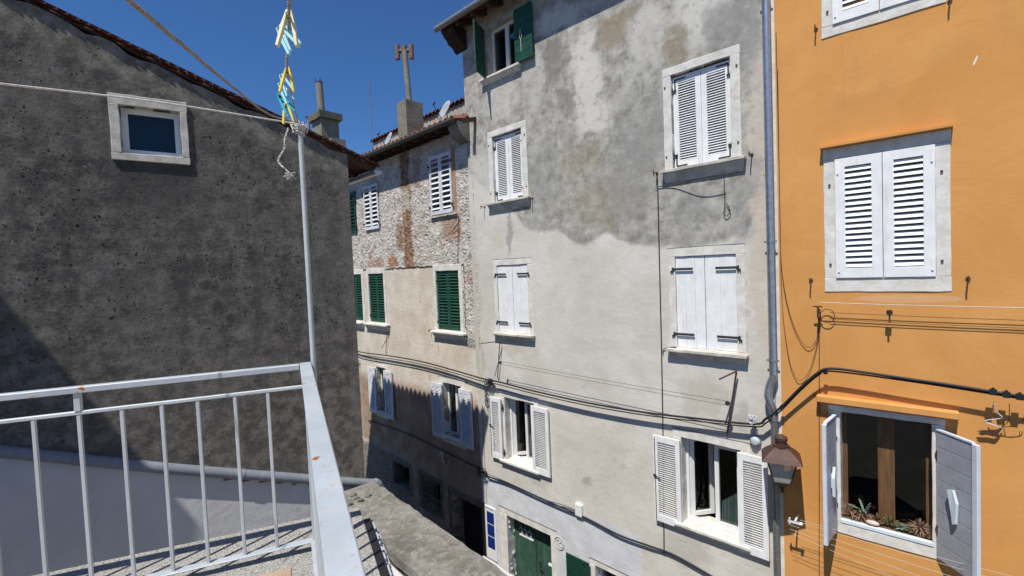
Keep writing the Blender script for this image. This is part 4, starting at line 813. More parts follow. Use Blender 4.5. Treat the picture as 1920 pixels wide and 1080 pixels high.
slab(MB(), .1, .1, 3.95, FZ-.131, 6.9, 5.4).build('wall', M['wallw'], te)
mb = MB(); z = FZ-.05                                    # black strip with a notched pale lip along the slab's street edge
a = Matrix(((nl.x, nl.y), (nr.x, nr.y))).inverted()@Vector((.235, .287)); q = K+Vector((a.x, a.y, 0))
def strip(mb, q, d, n_, w0, w1, l0, l1, z0, z1, mi=0):
    p = [q+d*l0+n_*w0, q+d*l1+n_*w0, q+d*l1+n_*w1, q+d*l0+n_*w1]
    mb.add([(v.x, v.y, z0) for v in p]+[(v.x, v.y, z1) for v in p], [(0,3,2,1), (4,5,6,7), (0,1,5,4), (1,2,6,5), (2,3,7,6), (3,0,4,7)], mi)
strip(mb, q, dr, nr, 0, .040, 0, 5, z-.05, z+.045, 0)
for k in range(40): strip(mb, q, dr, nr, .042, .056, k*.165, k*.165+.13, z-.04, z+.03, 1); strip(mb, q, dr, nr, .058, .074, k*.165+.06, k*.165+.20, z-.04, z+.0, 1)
mb.build('edge_strip', [M['black'], M['rail']], te)

rl = empty('railing', (K.x, K.y, FZ), 0, 'white painted steel terrace railing with rust spots on its handrail', 'railing')
def inv(v): return Vector((v.x-K.x, v.y-K.y, v.z-FZ))
def bar(p, q, wx, hz, side, nm, mat='rail', bev=.003):
    # box bar from p to q, wx wide along `side`, hz high (top at the given z)
    s_ = Vector(side)*wx/2; dz = Vector((0, 0, hz)); v = [inv(p-s_-dz), inv(q-s_-dz), inv(q+s_-dz), inv(p+s_-dz), inv(p-s_), inv(q-s_), inv(q+s_), inv(p+s_)]
    return MB().add(v, [(0,3,2,1), (4,5,6,7), (0,1,5,4), (1,2,6,5), (2,3,7,6), (3,0,4,7)]).build(nm, M[mat], rl, bevel=bev)
Z = lambda v, z: Vector((v.x, v.y, z))
HT = H-.473; S2 = H-.592; BP = FZ+.062
bar(Z(K-dl*6+nl*0, HT), Z(K-dl*.03, HT), .045, .03, nl, 'handrail'); bar(Z(K-dr*.035, HT+.001), Z(K+dr*5, HT+.001), .058, .03, nr, 'handrail')
bar(Z(K-dl*6, S2), Z(K-dl*.012, S2), .02, .018, nl, 'rail', 'bars'); bar(Z(K+dr*.012, S2), Z(K+dr*5, S2), .02, .018, nr, 'rail')
bar(Z(K-dl*6, BP), Z(K-dl*.02, BP), .05, .008, nl, 'base_rail'); bar(Z(K-dr*.025, BP), Z(K+dr*5, BP), .05, .008, nr, 'base_rail')
def upright(c, z0, z1, w_=.016, nm='baluster'):
    mb = MB(); c = inv(c)
    v = [c+dl*(w_/2)*a+nl*(w_/2)*b for a, b in ((-1,-1),(1,-1),(1,1),(-1,1))]
    mb.add([(q.x, q.y, z0-FZ) for q in v]+[(q.x, q.y, z1-FZ) for q in v], [(0,3,2,1), (4,5,6,7), (0,1,5,4), (1,2,6,5), (2,3,7,6), (3,0,4,7)]); return mb.build(nm, M['bars'], rl, bevel=.002)
upright(K, FZ, HT-.031, .03, 'post')
bx_ = [RL.at(px, py)[0] for px, py in ((506, 800), (444, 800), (374, 800), (306, 800), (231, 800), (150, 800), (64, 800))]
step = (bx_[0]-bx_[-1])/6
for i, x in enumerate(bx_+[bx_[-1]-step*(k+1) for k in range(6)]):
    c = K+dl*x; upright(c, BP-.002, S2-.016)
for x in (bx_[5], bx_[5]-1.35, bx_[5]-2.7):
    upright(K+dl*x, S2-.001, HT-.029, .026, 'post'); upright(K+dl*x, FZ, BP-.009, .03, 'post')
for k in range(1, 30): upright(K+dr*(.127*k), BP-.002, S2-.016)
for k in (1, 2, 3): upright(K+dr*(1.3*k), S2-.001, HT-.029, .026, 'post'); upright(K+dr*(1.3*k), FZ, BP-.009, .03, 'post')

# clothes line pole at the corner, its lines and the pegs on them
PL = Vector((-(960-580)/880*2.655, 2.655, 0)); ptz = (EYE+ray(553, 236)*2.66).z
mb = MB().cyl((0, 0, 0), (0, 0, ptz-FZ), .0135, 14); po = mb.build('washing_line_pole', M['bars'], None, loc=(PL.x, PL.y, FZ)); tag(po, 'white pole with a knotted rope round its top, standing at the corner of the railing', 'pole')
PT = Vector((PL.x, PL.y, ptz))
mb = MB()
for k in range(5):
    z = -.012-k*.011; mb.tube([(.021*math.cos(a), .021*math.sin(a), z+.010*math.sin(a+k)) for a in [2*math.pi*j/12 for j in range(13)]], .0055, 6)
for k in range(14):
    a = random.uniform(0, 6.28); mb.tube(sm([(.02*math.cos(a), .02*math.sin(a), -.02), (.05*math.cos(a), .05*math.sin(a), random.uniform(-.01, .02)), (.035*math.cos(a+.8), .04*math.sin(a+.8), random.uniform(-.06, -.03))], 3), .0022, 5)
mb.build('knot', M['rope'], po, loc=(0, 0, ptz-FZ))
def far(px, py, d): return EYE+ray(px, py)*d
def rope(name, pts, r, mat, label, strands=0, n=10, cat='rope', group=None):
    p = sm(pts, n); o_ = p[0].copy(); mb = MB()
    if strands:
        L_ = [0]
        for a, b in zip(p[:-1], p[1:]): L_.append(L_[-1]+(b-a).length)
        m_ = int(L_[-1]/.004); 
        def pos(s):
            for i in range(len(L_)-1):
                if s <= L_[i+1]+1e-9: t = (s-L_[i])/max(1e-9, L_[i+1]-L_[i]); return p[i].lerp(p[i+1], t), (p[i+1]-p[i]).normalized()
            return p[-1], (p[-1]-p[-2]).normalized()
        for k in range(strands):
            q = []
            for j in range(m_+1):
                s = L_[-1]*j/m_; c, d = pos(s); a = Vector((0, 0, 1)).cross(d).normalized(); b = d.cross(a); ph = s*2*math.pi/(r*9)+2*math.pi*k/strands
                q.append(c-o_+(a*math.cos(ph)+b*math.sin(ph))*r*.5)
            mb.tube(q, r*.56, 5)
    else: mb.tube([q-o_ for q in p], r, 7)
    x = mb.build(name, M[mat], None, loc=o_); return tag(x, label, cat, group)
rope('clothes_line', [PT+Vector((-.005, -.02, -.01)), far(300, 192, 2.2), far(0, 157, 1.8), far(-250, 128, 1.45)], .0042, 'rope', 'thin white clothes line stretched across in front of the dark gable window', 0, 10, 'clothes line')
rope('clothes_line', [PT+Vector((0, -.02, 0)), far(505, 215, 2.35), far(420, 150, 1.65), far(345, 87, 1.18), far(243, 2, .84), far(90, -130, .62)], .0052, 'trope', 'twisted grey clothes line slanting up from the pole across the sky', 3, 10, 'clothes line')
PR = [PT+Vector((0, -.02, .0)), far(540, 150, 1.62), far(541, 60, 1.12), far(542, -20, .88), far(542, -160, .66)]
rope('clothes_line', PR, .0038, 'trope', 'greyish clothes line carrying the pegs straight up above the pole', 2, 10, 'clothes line')
fr_ = [far(541, 240, 2.60), far(534, 262, 2.6), far(533, 278, 2.6), far(522, 302, 2.6), (far(536, 318, 2.6)), far(543, 326, 2.6)]
x = rope('rope_end', fr_, .0055, 'rope', 'frayed white rope end dangling from the pole top, ending in a tassel', 2)
mb = MB()
for k in range(46):
    a = random.uniform(0, 6.28); b = random.uniform(-1.0, 1.2); L_ = random.uniform(.022, .045); d = Vector((math.cos(a)*math.cos(b), math.sin(a)*math.cos(b), -math.sin(b)*.7-.1)); c = fr_[-1]-fr_[0]
    mb.tube([c, c+d*L_*.6, c+d*L_+Vector((0, 0, -.004))], .0011, 4)
mb.build('tassel', M['rope'], x)
def peg(px, py, d, ang, mat, label, spread=9, L_=.072, yaw=0):
    c = far(px, py, d); mb = MB(); wd = .0036 if mat in ('cyan', 'teal') else .0045; spread = spread+4
    for sg in (-1, 1):
        Tm = Matrix.Translation((0, 0, L_*.32))@Matrix.Rotation(-R(spread)*sg, 4, 'Y')@Matrix.Translation((0, 0, -L_*.32))@Matrix.Translation((sg*.0025, 0, 0))
        vs = [(sg*.001-.0022*(1), -wd, L_*.32), (sg*.001+.0022, -wd, L_*.32), (sg*.002+.0038, -wd, -.01), (sg*.002-.0038, -wd, -.01), (sg*.001+.0028, -wd, -L_*.68), (sg*.001-.0028, -wd, -L_*.68)]
        vs += [(a, wd, b) for a, _, b in vs]
        mb.add([tuple(Tm@Vector(v)) for v in vs], [(0,1,2,3), (3,2,4,5), (7,6,9,8), (8,9,11,10), (0,6,7,1), (1,7,8,2), (2,8,10,4), (4,10,11,5), (5,11,9,3), (3,9,6,0)])
    mb.cyl((0, -.008, L_*.18), (0, .008, L_*.18), .0042, 8, 1); mb.tube([(0, .0085, L_*.18), (.004, .009, L_*.3), (-.006, .009, L_*.34)], .0009, 4, 1)
    o_ = mb.build('clothes_peg', [M[mat], M['iron']], None, bevel=.0006, loc=c); o_.rotation_euler = (R(-8), R(ang), R(yaw)); return tag(o_, label, 'clothes peg', 'clothes pegs on the upright line')
peg(541, 42, 1.02, 3, 'pale', 'faded cream peg nearest the top of the picture, hanging astride the line', 8, .085)
peg(532, 66, 1.06, -33, 'cyan', 'pale blue peg across the line beside the big cream peg, the left one', 5, .070)
peg(537, 60, 1.10, -30, 'cyan', 'pale blue peg partly behind the big cream peg, sticking out at its right foot', 5, .070)
peg(539, 142, 1.50, 2, 'ylw', 'bright yellow peg in the middle of the line, legs open downwards', 9, .085)
peg(533, 152, 1.55, -26, 'cyan', 'pale blue peg beside the bright yellow peg, uppermost of the lower bunch', 4, .078)
peg(531, 167, 1.58, -30, 'cyan', 'pale blue peg tilted below the bright yellow peg, just above the teal pegs', 4, .080)
peg(529, 186, 1.62, -34, 'teal', 'teal peg tilted across the line, upper of the two teal ones', 5, .078)
peg(532, 194, 1.68, -36, 'teal', 'teal peg tilted across the line, lower of the two teal ones', 5, .078)
peg(538, 206, 1.75, -8, 'ylw', 'yellow peg lowest on the line, just above the pole top', 8, .080)

# yard wall with broad concrete cap, white lower roof
C0 = onz(715, 914, 4.12); W = Frame(C0.x, C0.y, 138.5)
ywl = empty('yard_wall', (C0.x, C0.y, 0), W.rz, 'broad yard wall with a weathered concrete cap, running from the gable corner along the street', 'wall')
mb = MB(); n = 40; rnd = random.Random(3)
for i in range(n):
    a, b = -.35+i*.14, -.35+(i+1)*.14-.0005
    mb.add([(a, -.735, 3.98), (b, -.735, 3.98), (b, .02, 3.98), (a, .02, 3.98), (a, -.735, 4.11), (b, -.735, 4.11), (b, .02, 4.12), (a, .02, 4.12)], [(0,3,2,1), (4,5,6,7), (0,1,5,4), (2,3,7,6)]+([(3,0,4,7)] if i == 0 else [])+([(1,2,6,5)] if i == n-1 else []))
for i, v in enumerate(mb.v):
    x, y, z = v; h = math.sin(x*7.3+y*5)*.008+math.sin(x*17.1)*.006; mb.v[i] = (x, y+(math.sin(x*9)*.008+math.sin(x*23)*.006 if abs(y) < .1 or y < -.7 else 0), z+(h if z > 4.05 else 0))
mb.build('cap', M['capstone'], ywl)
MB().box(-.3, 5.2, -.69, -.03, 0, 3.979).build('wall', M['cap'], ywl)
mb = MB().rough(2.62, 5.2, .025, .14, 3.86, 4.03, step=.2, j=.008); mb.build('white_ledge', M['wallw'], ywl)
MB().box(.9, 5.2, -1.3, -.742, 1.9, 3.93).build('white_kerb', M['wallw'], ywl)
x = MB().box(-4.5, 5.2, -6, -.742, 0, 1.9).build('lower_roof', M['cap'], None, loc=(C0.x, C0.y, 0), rz=W.rz); tag(x, 'flat concrete roof deep below the terrace, behind the yard wall', 'roof')
for k, (px, py, r) in enumerate(((652, 944, .07), (667, 934, .06), (676, 938, .045), (690, 930, .05), (662, 928, .05))):
    c = onz(px, py, 4.13); mb = MB(); vs = []; fs = []
    for a in range(5):
        for b in range(7):
            th = math.pi*a/4; ph = 2*math.pi*b/7; q = r*random.uniform(.7, 1.2); vs.append((math.sin(th)*math.cos(ph)*q*1.3, math.sin(th)*math.sin(ph)*q, math.cos(th)*q*.6))
    for a in range(4):
        for b in range(7): c2 = (b+1) % 7; fs.append((a*7+b, (a+1)*7+b, (a+1)*7+c2, a*7+c2))
    x = mb.add(vs, fs).build('loose_stone', M['cap'], None, loc=(c.x, c.y, 4.135)); tag(x, ('largest', 'second largest', 'rightmost but one', 'rightmost', 'hindmost')[k]+' loose stone at the back end of the concrete-capped wall', 'stone', 'loose stones on the yard wall')
# grey drain pipe along the foot of the dark render
pp = [L.at(px, py, .03) for px, py in ((-120, 833), (0, 846), (150, 861), (300, 877), (450, 889), (578, 898))]
pts = [Vector((a, -.03, b)) for a, b in pp]; e = L.at(690, 906, .03); pts.append(Vector((e[0], -.03, e[1]))); pts += [Vector((e[0]+.12, -.03, e[1]-.02)), Vector((e[0]+.19, -.03, e[1]-.10)), Vector((e[0]+.20, -.03, e[1]-.25)), Vector((e[0]+.20, -.03, e[1]-1.5))]
o_ = pts[0].copy(); mb = MB().tube([p-o_ for p in pts[:6]]+[q-o_ for q in sm(pts[5:], 5)[1:]], .075, 16)
for k in (2, 4): d = (pts[k]-pts[k-1]).normalized(); mb.cyl(pts[k]-o_-d*.06, pts[k]-o_+d*.06, .082, 16)
wp = L.w(*o_); x = mb.build('drain_pipe', M['pipe'], None, loc=wp, rz=L.rz); tag(x, 'thick grey plastic pipe along the foot of the dark gable, bending down at its corner', 'pipe')

# ================================================================== things on the facades
def onF(F, pts): return [F.w(*(lambda q: (q[0], -p[2], q[1]))(F.at(p[0], p[1], p[2]))) for p in pts]
def cable(name, F, pts, r, mat, label, cat='cable', group=None, n=6, extra=None, seg=7):
    P_ = []
    for p in pts:
        f = p[3] if len(p) > 3 else F; P_ += onF(f, [p[:3]])
    q = sm(P_, n); o_ = q[0].copy(); mb = MB().tube([a-o_ for a in q], r, seg)
    if extra: extra(mb, o_)
    x = mb.build(name, M[mat], None, loc=o_); return tag(x, label, cat, group)
def clamps(mb, o_, F, pts, s=.03):
    for px, py, of in pts:
        c = onF(F, [(px, py, of)])[0]-o_; Tm = Matrix.Translation(c)@Matrix.Rotation(F.rz, 4, 'Z'); mb.box(-s, s, -s, s, -s*1.1, s*1.1, 0, Tm); mb.box(-s*.4, s*.4, -s*.4, s*.4, s*1.1, s*1.7, 0, Tm); mb.box(-s*1.3, -s, -s*.5, s*.5, -s*.5, s*.5, 0, Tm)
Bm = [(655, 650, .05, B), (676, 660, .08, B), (735, 668, .10, B), (790, 678, .10, B), (850, 694, .10, B), (905, 710, .12, B)]
Gm = [(935, 716, .12, G), (1000, 733, .12, G), (1100, 755, .12, G), (1200, 772, .12, G), (1300, 784, .12, G), (1412, 795, .12, G), (1436, 785, .14, G)]
Ym = [(1466, 762, .13, Y), (1500, 728, .15, Y), (1535, 698, .16, Y), (1560, 691, .16, Y), (1620, 698, .16, Y), (1700, 710, .16, Y), (1790, 723, .16, Y), (1870, 736, .16, Y), (1925, 745, .16, Y), (2050, 765, .16, Y)]
cable('power_cable', G, Bm+Gm+Ym, .017, 'black', 'thick black power cable sagging across all three facades, upper strand', n=5, extra=lambda mb, o_: (clamps(mb, o_, Y, [(1862, 735, .16), (1887, 740, .16), (1912, 744, .16)], .028), clamps(mb, o_, Y, [(1466, 764, .12), (1548, 698, .14)], .022), clamps(mb, o_, G, [(920, 714, .10), (1412, 792, .1)], .03)))
cable('power_cable', G, [(a, b+5, c, f) for a, b, c, f in Bm+Gm[:-1]]+[(1436, 793, .13, G), (1466, 768, .12, Y), (1500, 733, .14, Y), (1535, 703, .15, Y), (1560, 696, .15, Y), (1700, 714, .15, Y), (1870, 740, .15, Y), (2050, 770, .15, Y)], .011, 'black', 'thinner black cable running just under the thick one across all three facades', n=5)
cable('power_cable', G, [(690, 788, .04, B), (760, 812, .05, B), (830, 845, .06, B), (905, 882, .08, B), (915, 893, .06, G), (950, 905, .05, G), (1005, 930, .05, G), (1050, 950, .05, G), (1100, 972, .04, G), (1160, 1003, .05, G), (1215, 1023, .05, G), (1262, 1040, .04, G), (1330, 1078, .04, G), (1420, 1130, .04, G)], .017, 'black', 'black cable bundle sagging low over the door, from the shaded wall to the lamp', n=6)
cable('power_cable', G, [(905, 886, .07, B), (915, 889, .05, G), (960, 908, .04, G), (1020, 936, .04, G), (1060, 948, .03, G), (1082, 958, .02, G)], .006, 'black', 'thin black cable branching off the low bundle up to the white box', n=6)
cable('wall_cable', G, [(1231, 322, .03), (1233, 352, .02), (1236, 480, .02), (1240, 650, .02), (1242, 760, .02), (1243, 819, .015), (1245, 1040, .02)], .0075, 'black', 'thin black cable dropping straight down the grey facade left of the right-hand windows', n=3)
cable('wall_cable', G, [(1233, 350, .02), (1265, 347, .03), (1310, 335, .14), (1350, 327, .15), (1357, 330, .13), (1358, 355, .04), (1359, 385, .03), (1357, 400, .03), (1362, 405, .03), (1369, 396, .03), (1362, 380, .03)], .006, 'iron', 'short wire under the upper right sill ending in a loop', n=5, cat='wire')
cable('wall_cable', G, [(1243, 664, .02), (1244, 655, .02), (1255, 652, .02), (1268, 652, .03)], .0065, 'black', 'short black cable bending from the vertical one to the lower left of the plank shutters', n=5, cat='wire')
# wash lines on the grey facade
def two_lines(name, F, a, b, gap, r, mat, label, ends=True, n=4, sag=.01):
    P_, Q_ = onF(F, [a, b]); o_ = P_.copy(); mb = MB()
    for s in (gap/2, -gap/2):
        pts = [P_.lerp(Q_, t/10)+Vector((0, 0, s-sag*4*(t/10)*(1-t/10)))-o_ for t in range(11)]; mb.tube(pts, r, 5)
    if ends:
        for c in (P_, Q_): mb.cyl(c-o_+Vector((0, -.012, 0)), c-o_+Vector((0, .012, 0)), gap/2+.004, 12)
    return tag(mb.build(name, M[mat], None, loc=o_), label, 'clothes line')
two_lines('clothes_line', G, (938, 680, .25), (1364, 756, .25), .06, .0035, 'iron', 'doubled dark clothes line strung between the two iron brackets on the grey facade')
def bracket(F, foot, top, tip, label, r=.011, mat='rustiron'):
    a, b, c = onF(F, [foot, top, tip]); o_ = a.copy(); mb = MB().tube([a-o_, b-o_], r, 8); mb.tube([b-o_, c-o_], r, 8); mb.cyl(a-o_, onF(F, [(foot[0], foot[1], 0)])[0]-o_, r, 8)
    m_ = b.lerp(a, .06); mb.tube([m_-o_, m_-o_+F.n*(foot[2]+.0)], r*.7, 6)
    return tag(mb.build('line_bracket', M[mat], None, loc=o_), label, 'bracket')
bracket(G, (933, 707, .05), (937, 640, .08), (902, 644, .45), 'thin iron clothes-line bracket under the left plank shutters', .010)
bracket(G, (1363, 815, .04), (1381, 696, .08), (1349, 711, .42), 'rusty iron clothes-line bracket under the right plank shutters', .013)
bracket(B, (723, 660, .04), (726, 622, .06), (699, 621, .3), 'thin iron bracket under the sill of the middle green shutters', .009)
bracket(B, (858, 490, .03), (860, 405, .05), (838, 403, .2), 'thin iron rod hanging from the sill of the upper right white shutters', .009)
def pin(F, x, y, label, L_=.12, group='iron hooks beside the windows'):
    (a, z) = F.at(x, y, 0); mb = MB().cyl((0, .02, 0), (0, -L_, 0), .009, 6); mb.cyl((0, -L_, -.05), (0, -L_, .03), .009, 6); mb.cyl((0, -.012, 0), (0, .01, 0), .022, 8)
    return tag(mb.build('shutter_hook', M['rustiron'], None, loc=F.w(a, 0, z), rz=F.rz), label, 'hook', group)
pin(G, 1410, 290, 'iron hook right of the upper right louvred window'); pin(G, 1232, 325, 'iron hook left of the upper right louvred window'); pin(G, 909, 388, 'iron hook left of the sill of the upper left louvred window'); pin(G, 999, 372, 'iron hook right of the sill of the upper left louvred window')
pin(Y, 1521, 525, 'iron hook on the orange wall lower left of the louvred window', .10); pin(Y, 1815, 522, 'iron hook on the orange wall lower right of the louvred window', .10); pin(Y, 1530, 55, 'iron hook on the orange wall left of the topmost window', .08); pin(Y, 1781, 2, 'iron hook on the orange wall right of the topmost window', .08)
pin(B, 809, 619, 'iron hook left of the sill of the right green shutters', .08); pin(B, 876, 630, 'iron hook right of the sill of the right green shutters', .08); pin(B, 732, 612, 'iron hook right of the sill of the middle green shutters', .08)
# galvanised downpipe between grey and orange house
xa = G.at(1444, 400, .08)[0]; zb1 = G.at(1453, 700, .08)[1]
q = [(xa, -.085, 15), (xa, -.085, zb1), (xa, -.085, zb1-.05), (xa-.05, -.10, zb1-.20), (xa-.06, -.12, zb1-.34), (xa-.02, -.11, zb1-.46), (xa-.0, -.085, zb1-.58), (xa, -.085, zb1-.68)]
mb = MB().tube([Vector(v) for v in q[:2]]+[v for v in sm(q[1:], 5)[1:]], .052, 18, 0); mb.cyl((xa, -.085, zb1-.66), (xa, -.085, .0), .045, 16, 1)
for z in (G.at(1449, 453, .08)[1], zb1+.18, 11.3):
    mb.cyl((xa, -.085, z-.015), (xa, -.085, z+.015), .057, 18); mb.box(xa-.08, xa+.08, -.09, -.08, z-.012, z+.012); mb.cyl((xa, -.04, z), (xa, .01, z), .008, 6)
x = mb.build('downpipe', [M['zinc'], M['gutter']], None, loc=G.w(0, 0, 0), rz=G.rz); tag(x, 'shiny galvanised downpipe between the grey and the orange house, with a swan-neck bend', 'downpipe')
# lantern on its wall bracket
lc = onF(Y, [(1465, 857, .42)])[0]; la = empty('street_lantern', lc, Y.rz+R(14), 'square street lantern with a reddish copper hood, before the downpipe between the two houses', 'street lamp')
def ring(mb, w0, z0, w1, z1, mi=0, flip=False):
    v = [(a*w0, b*w0, z0) for a, b in ((-1,-1),(1,-1),(1,1),(-1,1))]+[(a*w1, b*w1, z1) for a, b in ((-1,-1),(1,-1),(1,1),(-1,1))]; mb.add(v, [(i, (i+1) % 4, 4+(i+1) % 4, 4+i) for i in range(4)], mi)
mb = MB(); prof = [(.205, -.012), (.175, .03), (.13, .075), (.085, .115), (.062, .13)]
for (a, b), (c, d) in zip(prof[:-1], prof[1:]): ring(mb, a, b, c, d)
ring(mb, .198, -.015, .205, -.012); mb.add([(a*.198, b*.198, -.015) for a, b in ((-1,-1),(1,-1),(1,1),(-1,1))], [(3,2,1,0)])
mb.build('hood', M['copper'], la)
mb = MB().cyl((0, 0, .125), (0, 0, .15), .085, 18); mb.cyl((0, 0, .15), (0, 0, .20), .06, 18); mb.cyl((0, 0, .20), (0, 0, .235), .068, 18); mb.cyl((0, 0, .235), (0, 0, .26), .068, 18, r2=.03)
mb.build('chimney_cap', M['copper'], la)
mb = MB(); T0, T1, z0, z1 = .145, .085, -.02, -.27
for a, b in ((-1,-1),(1,-1),(1,1),(-1,1)): mb.tube([(a*T0, b*T0, z0), (a*T1, b*T1, z1)], .009, 6)
for T_, zz in ((T0, z0), (T1, z1)):
    for a, b, c, d in ((-1,-1,1,-1), (1,-1,1,1), (1,1,-1,1), (-1,1,-1,-1)): mb.tube([(a*T_, b*T_, zz), (c*T_, d*T_, zz)], .009, 6)
ring(mb, .088, -.27, .02, -.345); mb.cyl((0, 0, -.33), (0, 0, -.40), .018, 10); mb.build('lantern_frame', M['iron'], la)
mb = MB(); ring(mb, T1-.004, z1, T0-.004, z0); mb.build('lantern_pane', M['dusty'], la)
la.scale = (1.14, 1.14, 1.16)
mb = MB().cyl((0, 0, -.28), (0, 0, -.22), .02, 10); mb.cyl((0, 0, -.22), (0, 0, -.10), .032, 14, r2=.028); mb.build('bulb', M['disc'], la)
mb = MB(); mb.tube(sm([(0, 0, -.39), (0, .06, -.44), (.0, .18, -.42), (.02, .28, -.30), (.03, .40, -.24)], 6), .013, 8); mb.tube(sm([(0.03, .40, -.52), (.02, .30, -.50), (.01, .22, -.40), (.02, .30, -.34), (.02, .33, -.40)], 6), .010, 8); mb.box(.0, .06, .37, .415, -.58, -.18); mb.build('bracket', M['iron'], la)
# round bulkhead light, junction box, house sign
c = onF(G, [(1418, 826, .0)])[0]; mb = MB().cyl((0, .01, 0), (0, -.05, 0), .075, 24); mb.cyl((0, -.05, 0), (0, -.085, 0), .068, 24, r2=.045, mi=1); mb.cyl((0, -.085, 0), (0, -.09, 0), .045, 24, r2=.02, mi=1); x = mb.build('wall_light', [M['pipe'], M['disc']], None, loc=c, rz=G.rz); tag(x, 'small round grey wall light above the right open shutter of the grey house', 'wall light')
c = onF(G, [(1088, 955, 0)])[0]; x = MB().box(-.085, .075, -.07, .01, -.12, .12).build('junction_box', M['pvc'], None, bevel=.01, loc=c, rz=G.rz); tag(x, 'white plastic junction box above the low cable bundle', 'junction box')
c = G.w(-6.17, 0, 0); sg = empty('address_sign', (c.x, c.y, 1.6), G.rz, 'white board with three dark blue square plates, left of the green door', 'sign')
MB().box(-.17, .20, -.022, .004, -.75, .52).build('board', M['pvc'], sg, bevel=.002)
for k in range(3): MB().box(-.10, .14, -.030, -.0225, .13-k*.30, .40-k*.30).build('blue_plate', M['blue'], sg)
mb = MB()
for k in range(6): xk = -.15+k*.052; mb.box(xk, xk+.010, -.026, -.0225, .455, .495); mb.box(xk+.010, xk+.03, -.026, -.0225, .455+.014*(k % 3), .463+.014*(k % 3)); mb.box(xk+.026, xk+.034, -.026, -.0225, .455+.01*(k % 2), .495)
mb.build('lettering', M['pvcgap'], sg)
c = onF(G, [(1049, 1018, .0)])[0]; mb = MB()
mb.tube([(.12*math.cos(a), -.012, .13*math.sin(a)) for a in [2*math.pi*i/20 for i in range(21)]], .008, 6); mb.tube(sm([(-.05, -.012, .05), (0, -.012, .08), (.04, -.012, .03), (-.01, -.012, 0), (.05, -.012, -.06)], 4), .009, 6); mb.cyl((0, .004, 0), (0, -.006, 0), .115, 24)
x = mb.build('house_emblem', M['wallw'], None, loc=c, rz=G.rz); tag(x, 'pale round plaster emblem on the wall right of the green door', 'emblem')
# small hub of wires where the cables meet the stone house corner
def tangle(F, px, py, w_, h, n, r, mat, label, off=.1, seed=1, name='wire_tangle'):
    rn = random.Random(seed); c = onF(F, [(px, py, off)])[0]; mb = MB()
    for k in range(n):
        p = [Vector((rn.uniform(-w_, w_), rn.uniform(-.04, .04), rn.uniform(-h, h))) for _ in range(5)]; mb.tube(sm(p, 4), r*rn.uniform(.5, .9), 5)
    return tag(mb.build(name, M[mat], None, loc=c, rz=F.rz), label, 'wires')
tangle(G, 917, 718, .16, .12, 12, .007, 'black', 'knot of black wires on the cable at the corner of stone and grey house', .1, 2)
tangle(G, 911, 745, .07, .28, 7, .005, 'black', 'loose thin wires hanging at the left edge of the grey facade', .04, 3)
tangle(B, 903, 886, .16, .12, 10, .008, 'black', 'tangle of black wires low at the corner of the stone house', .08, 4)
tangle(G, 1411, 788, .05, .07, 9, .006, 'oldwhite', 'small bunch of pale wire ends on the cable above the round wall light', .15, 5)
tangle(B, 657, 655, .12, .12, 8, .007, 'black', 'bunch of wires beside the corner of the dark gable', .3, 6)
c = onF(Y, [(1877, 800, .04)])[0]; rn = random.Random(9); mb = MB()
for k in range(9): z = -.05-rn.uniform(0, .05); mb.tube(sm([(.02, -.02, .03), (-.03, -.03, z+.02), (-.09, -.02, z), (-.16-rn.uniform(0, .03), -.01, z-.03)], 4), .005, 5)
for cx_ in (-.07, .05, .17, .19): mb.tube(sm([(cx_, -.14, .30), (cx_+rn.uniform(-.015, .015), -.11, .20), (cx_*.8+rn.uniform(-.02, .02), -.06, .09), (cx_*.4, -.04, .03), (.0, -.02, .0)], 5), .0038, 5)
mb.tube(sm([(-.07, -.14, .28), (-.04, -.1, .18), (.0, -.08, .12), (-.10, -.05, .07), (-.13, -.04, .04), (.0, -.03, .0)], 5), .0055, 5, 1)
x = mb.build('wire_tangle', [M['rustiron'], M['oldwhite']], None, loc=c, rz=Y.rz); tag(x, 'tangle of rusty wires under the cable clamps at the right edge of the orange wall', 'wires')
# lines and wires on the orange wall
two_lines('clothes_line', Y, (1537, 567, .14), (2050, 579, .14), .001, .004, 'rope', 'thin white clothes line across the orange wall under the louvred window', False)
two_lines('clothes_line', Y, (1556, 592, .04), (2050, 612, .03), .085, .0035, 'rustiron', 'two dark strands standing in for line shadows across the orange wall', False)  # brown strands laid where the lines' shadows fall
a, z = Y.at(1537, 580, 0); mb = MB().cyl((0, .02, 0), (0, -.15, .0), .010, 8); mb.box(-.012, .012, -.155, -.14, -.10, .04); mb.cyl((-.01, -.06, -.09), (.015, -.06, -.09), .055, 16); mb.tube([(.09+.08*math.cos(t), -.05, -.08+.09*math.sin(t)) for t in [2*math.pi*k/16 for k in range(17)]], .005, 5); mb.cyl((-.05, -.14, .05), (.05, -.14, .05), .010, 8)
x = mb.build('line_pulley', M['rustiron'], None, loc=Y.w(a, 0, z), rz=Y.rz); tag(x, 'rusty pulley and wire loop on the orange wall, left of the louvred window sill', 'pulley')
a, z = Y.at(1669, 588, 0); mb = MB().box(-.03, .03, -.15, -.12, .0, .05); mb.box(-.01, .01, -.14, -.125, -.10, .0); mb.cyl((0, -.13, .03), (0, -.15, .03), .03, 10); x = mb.build('line_hanger', M['rustiron'], None, loc=Y.w(a, 0, z), rz=Y.rz); tag(x, 'small hanger on the clothes line in the middle of the orange wall', 'hanger')
cable('wall_cable', Y, [(1536, 600, .02), (1536, 690, .02), (1536, 900, .015), (1536, 1085, .015), (1537, 1200, .015)], .005, 'rustiron', 'thin dark cable running straight down the orange wall left of the open window', n=3)
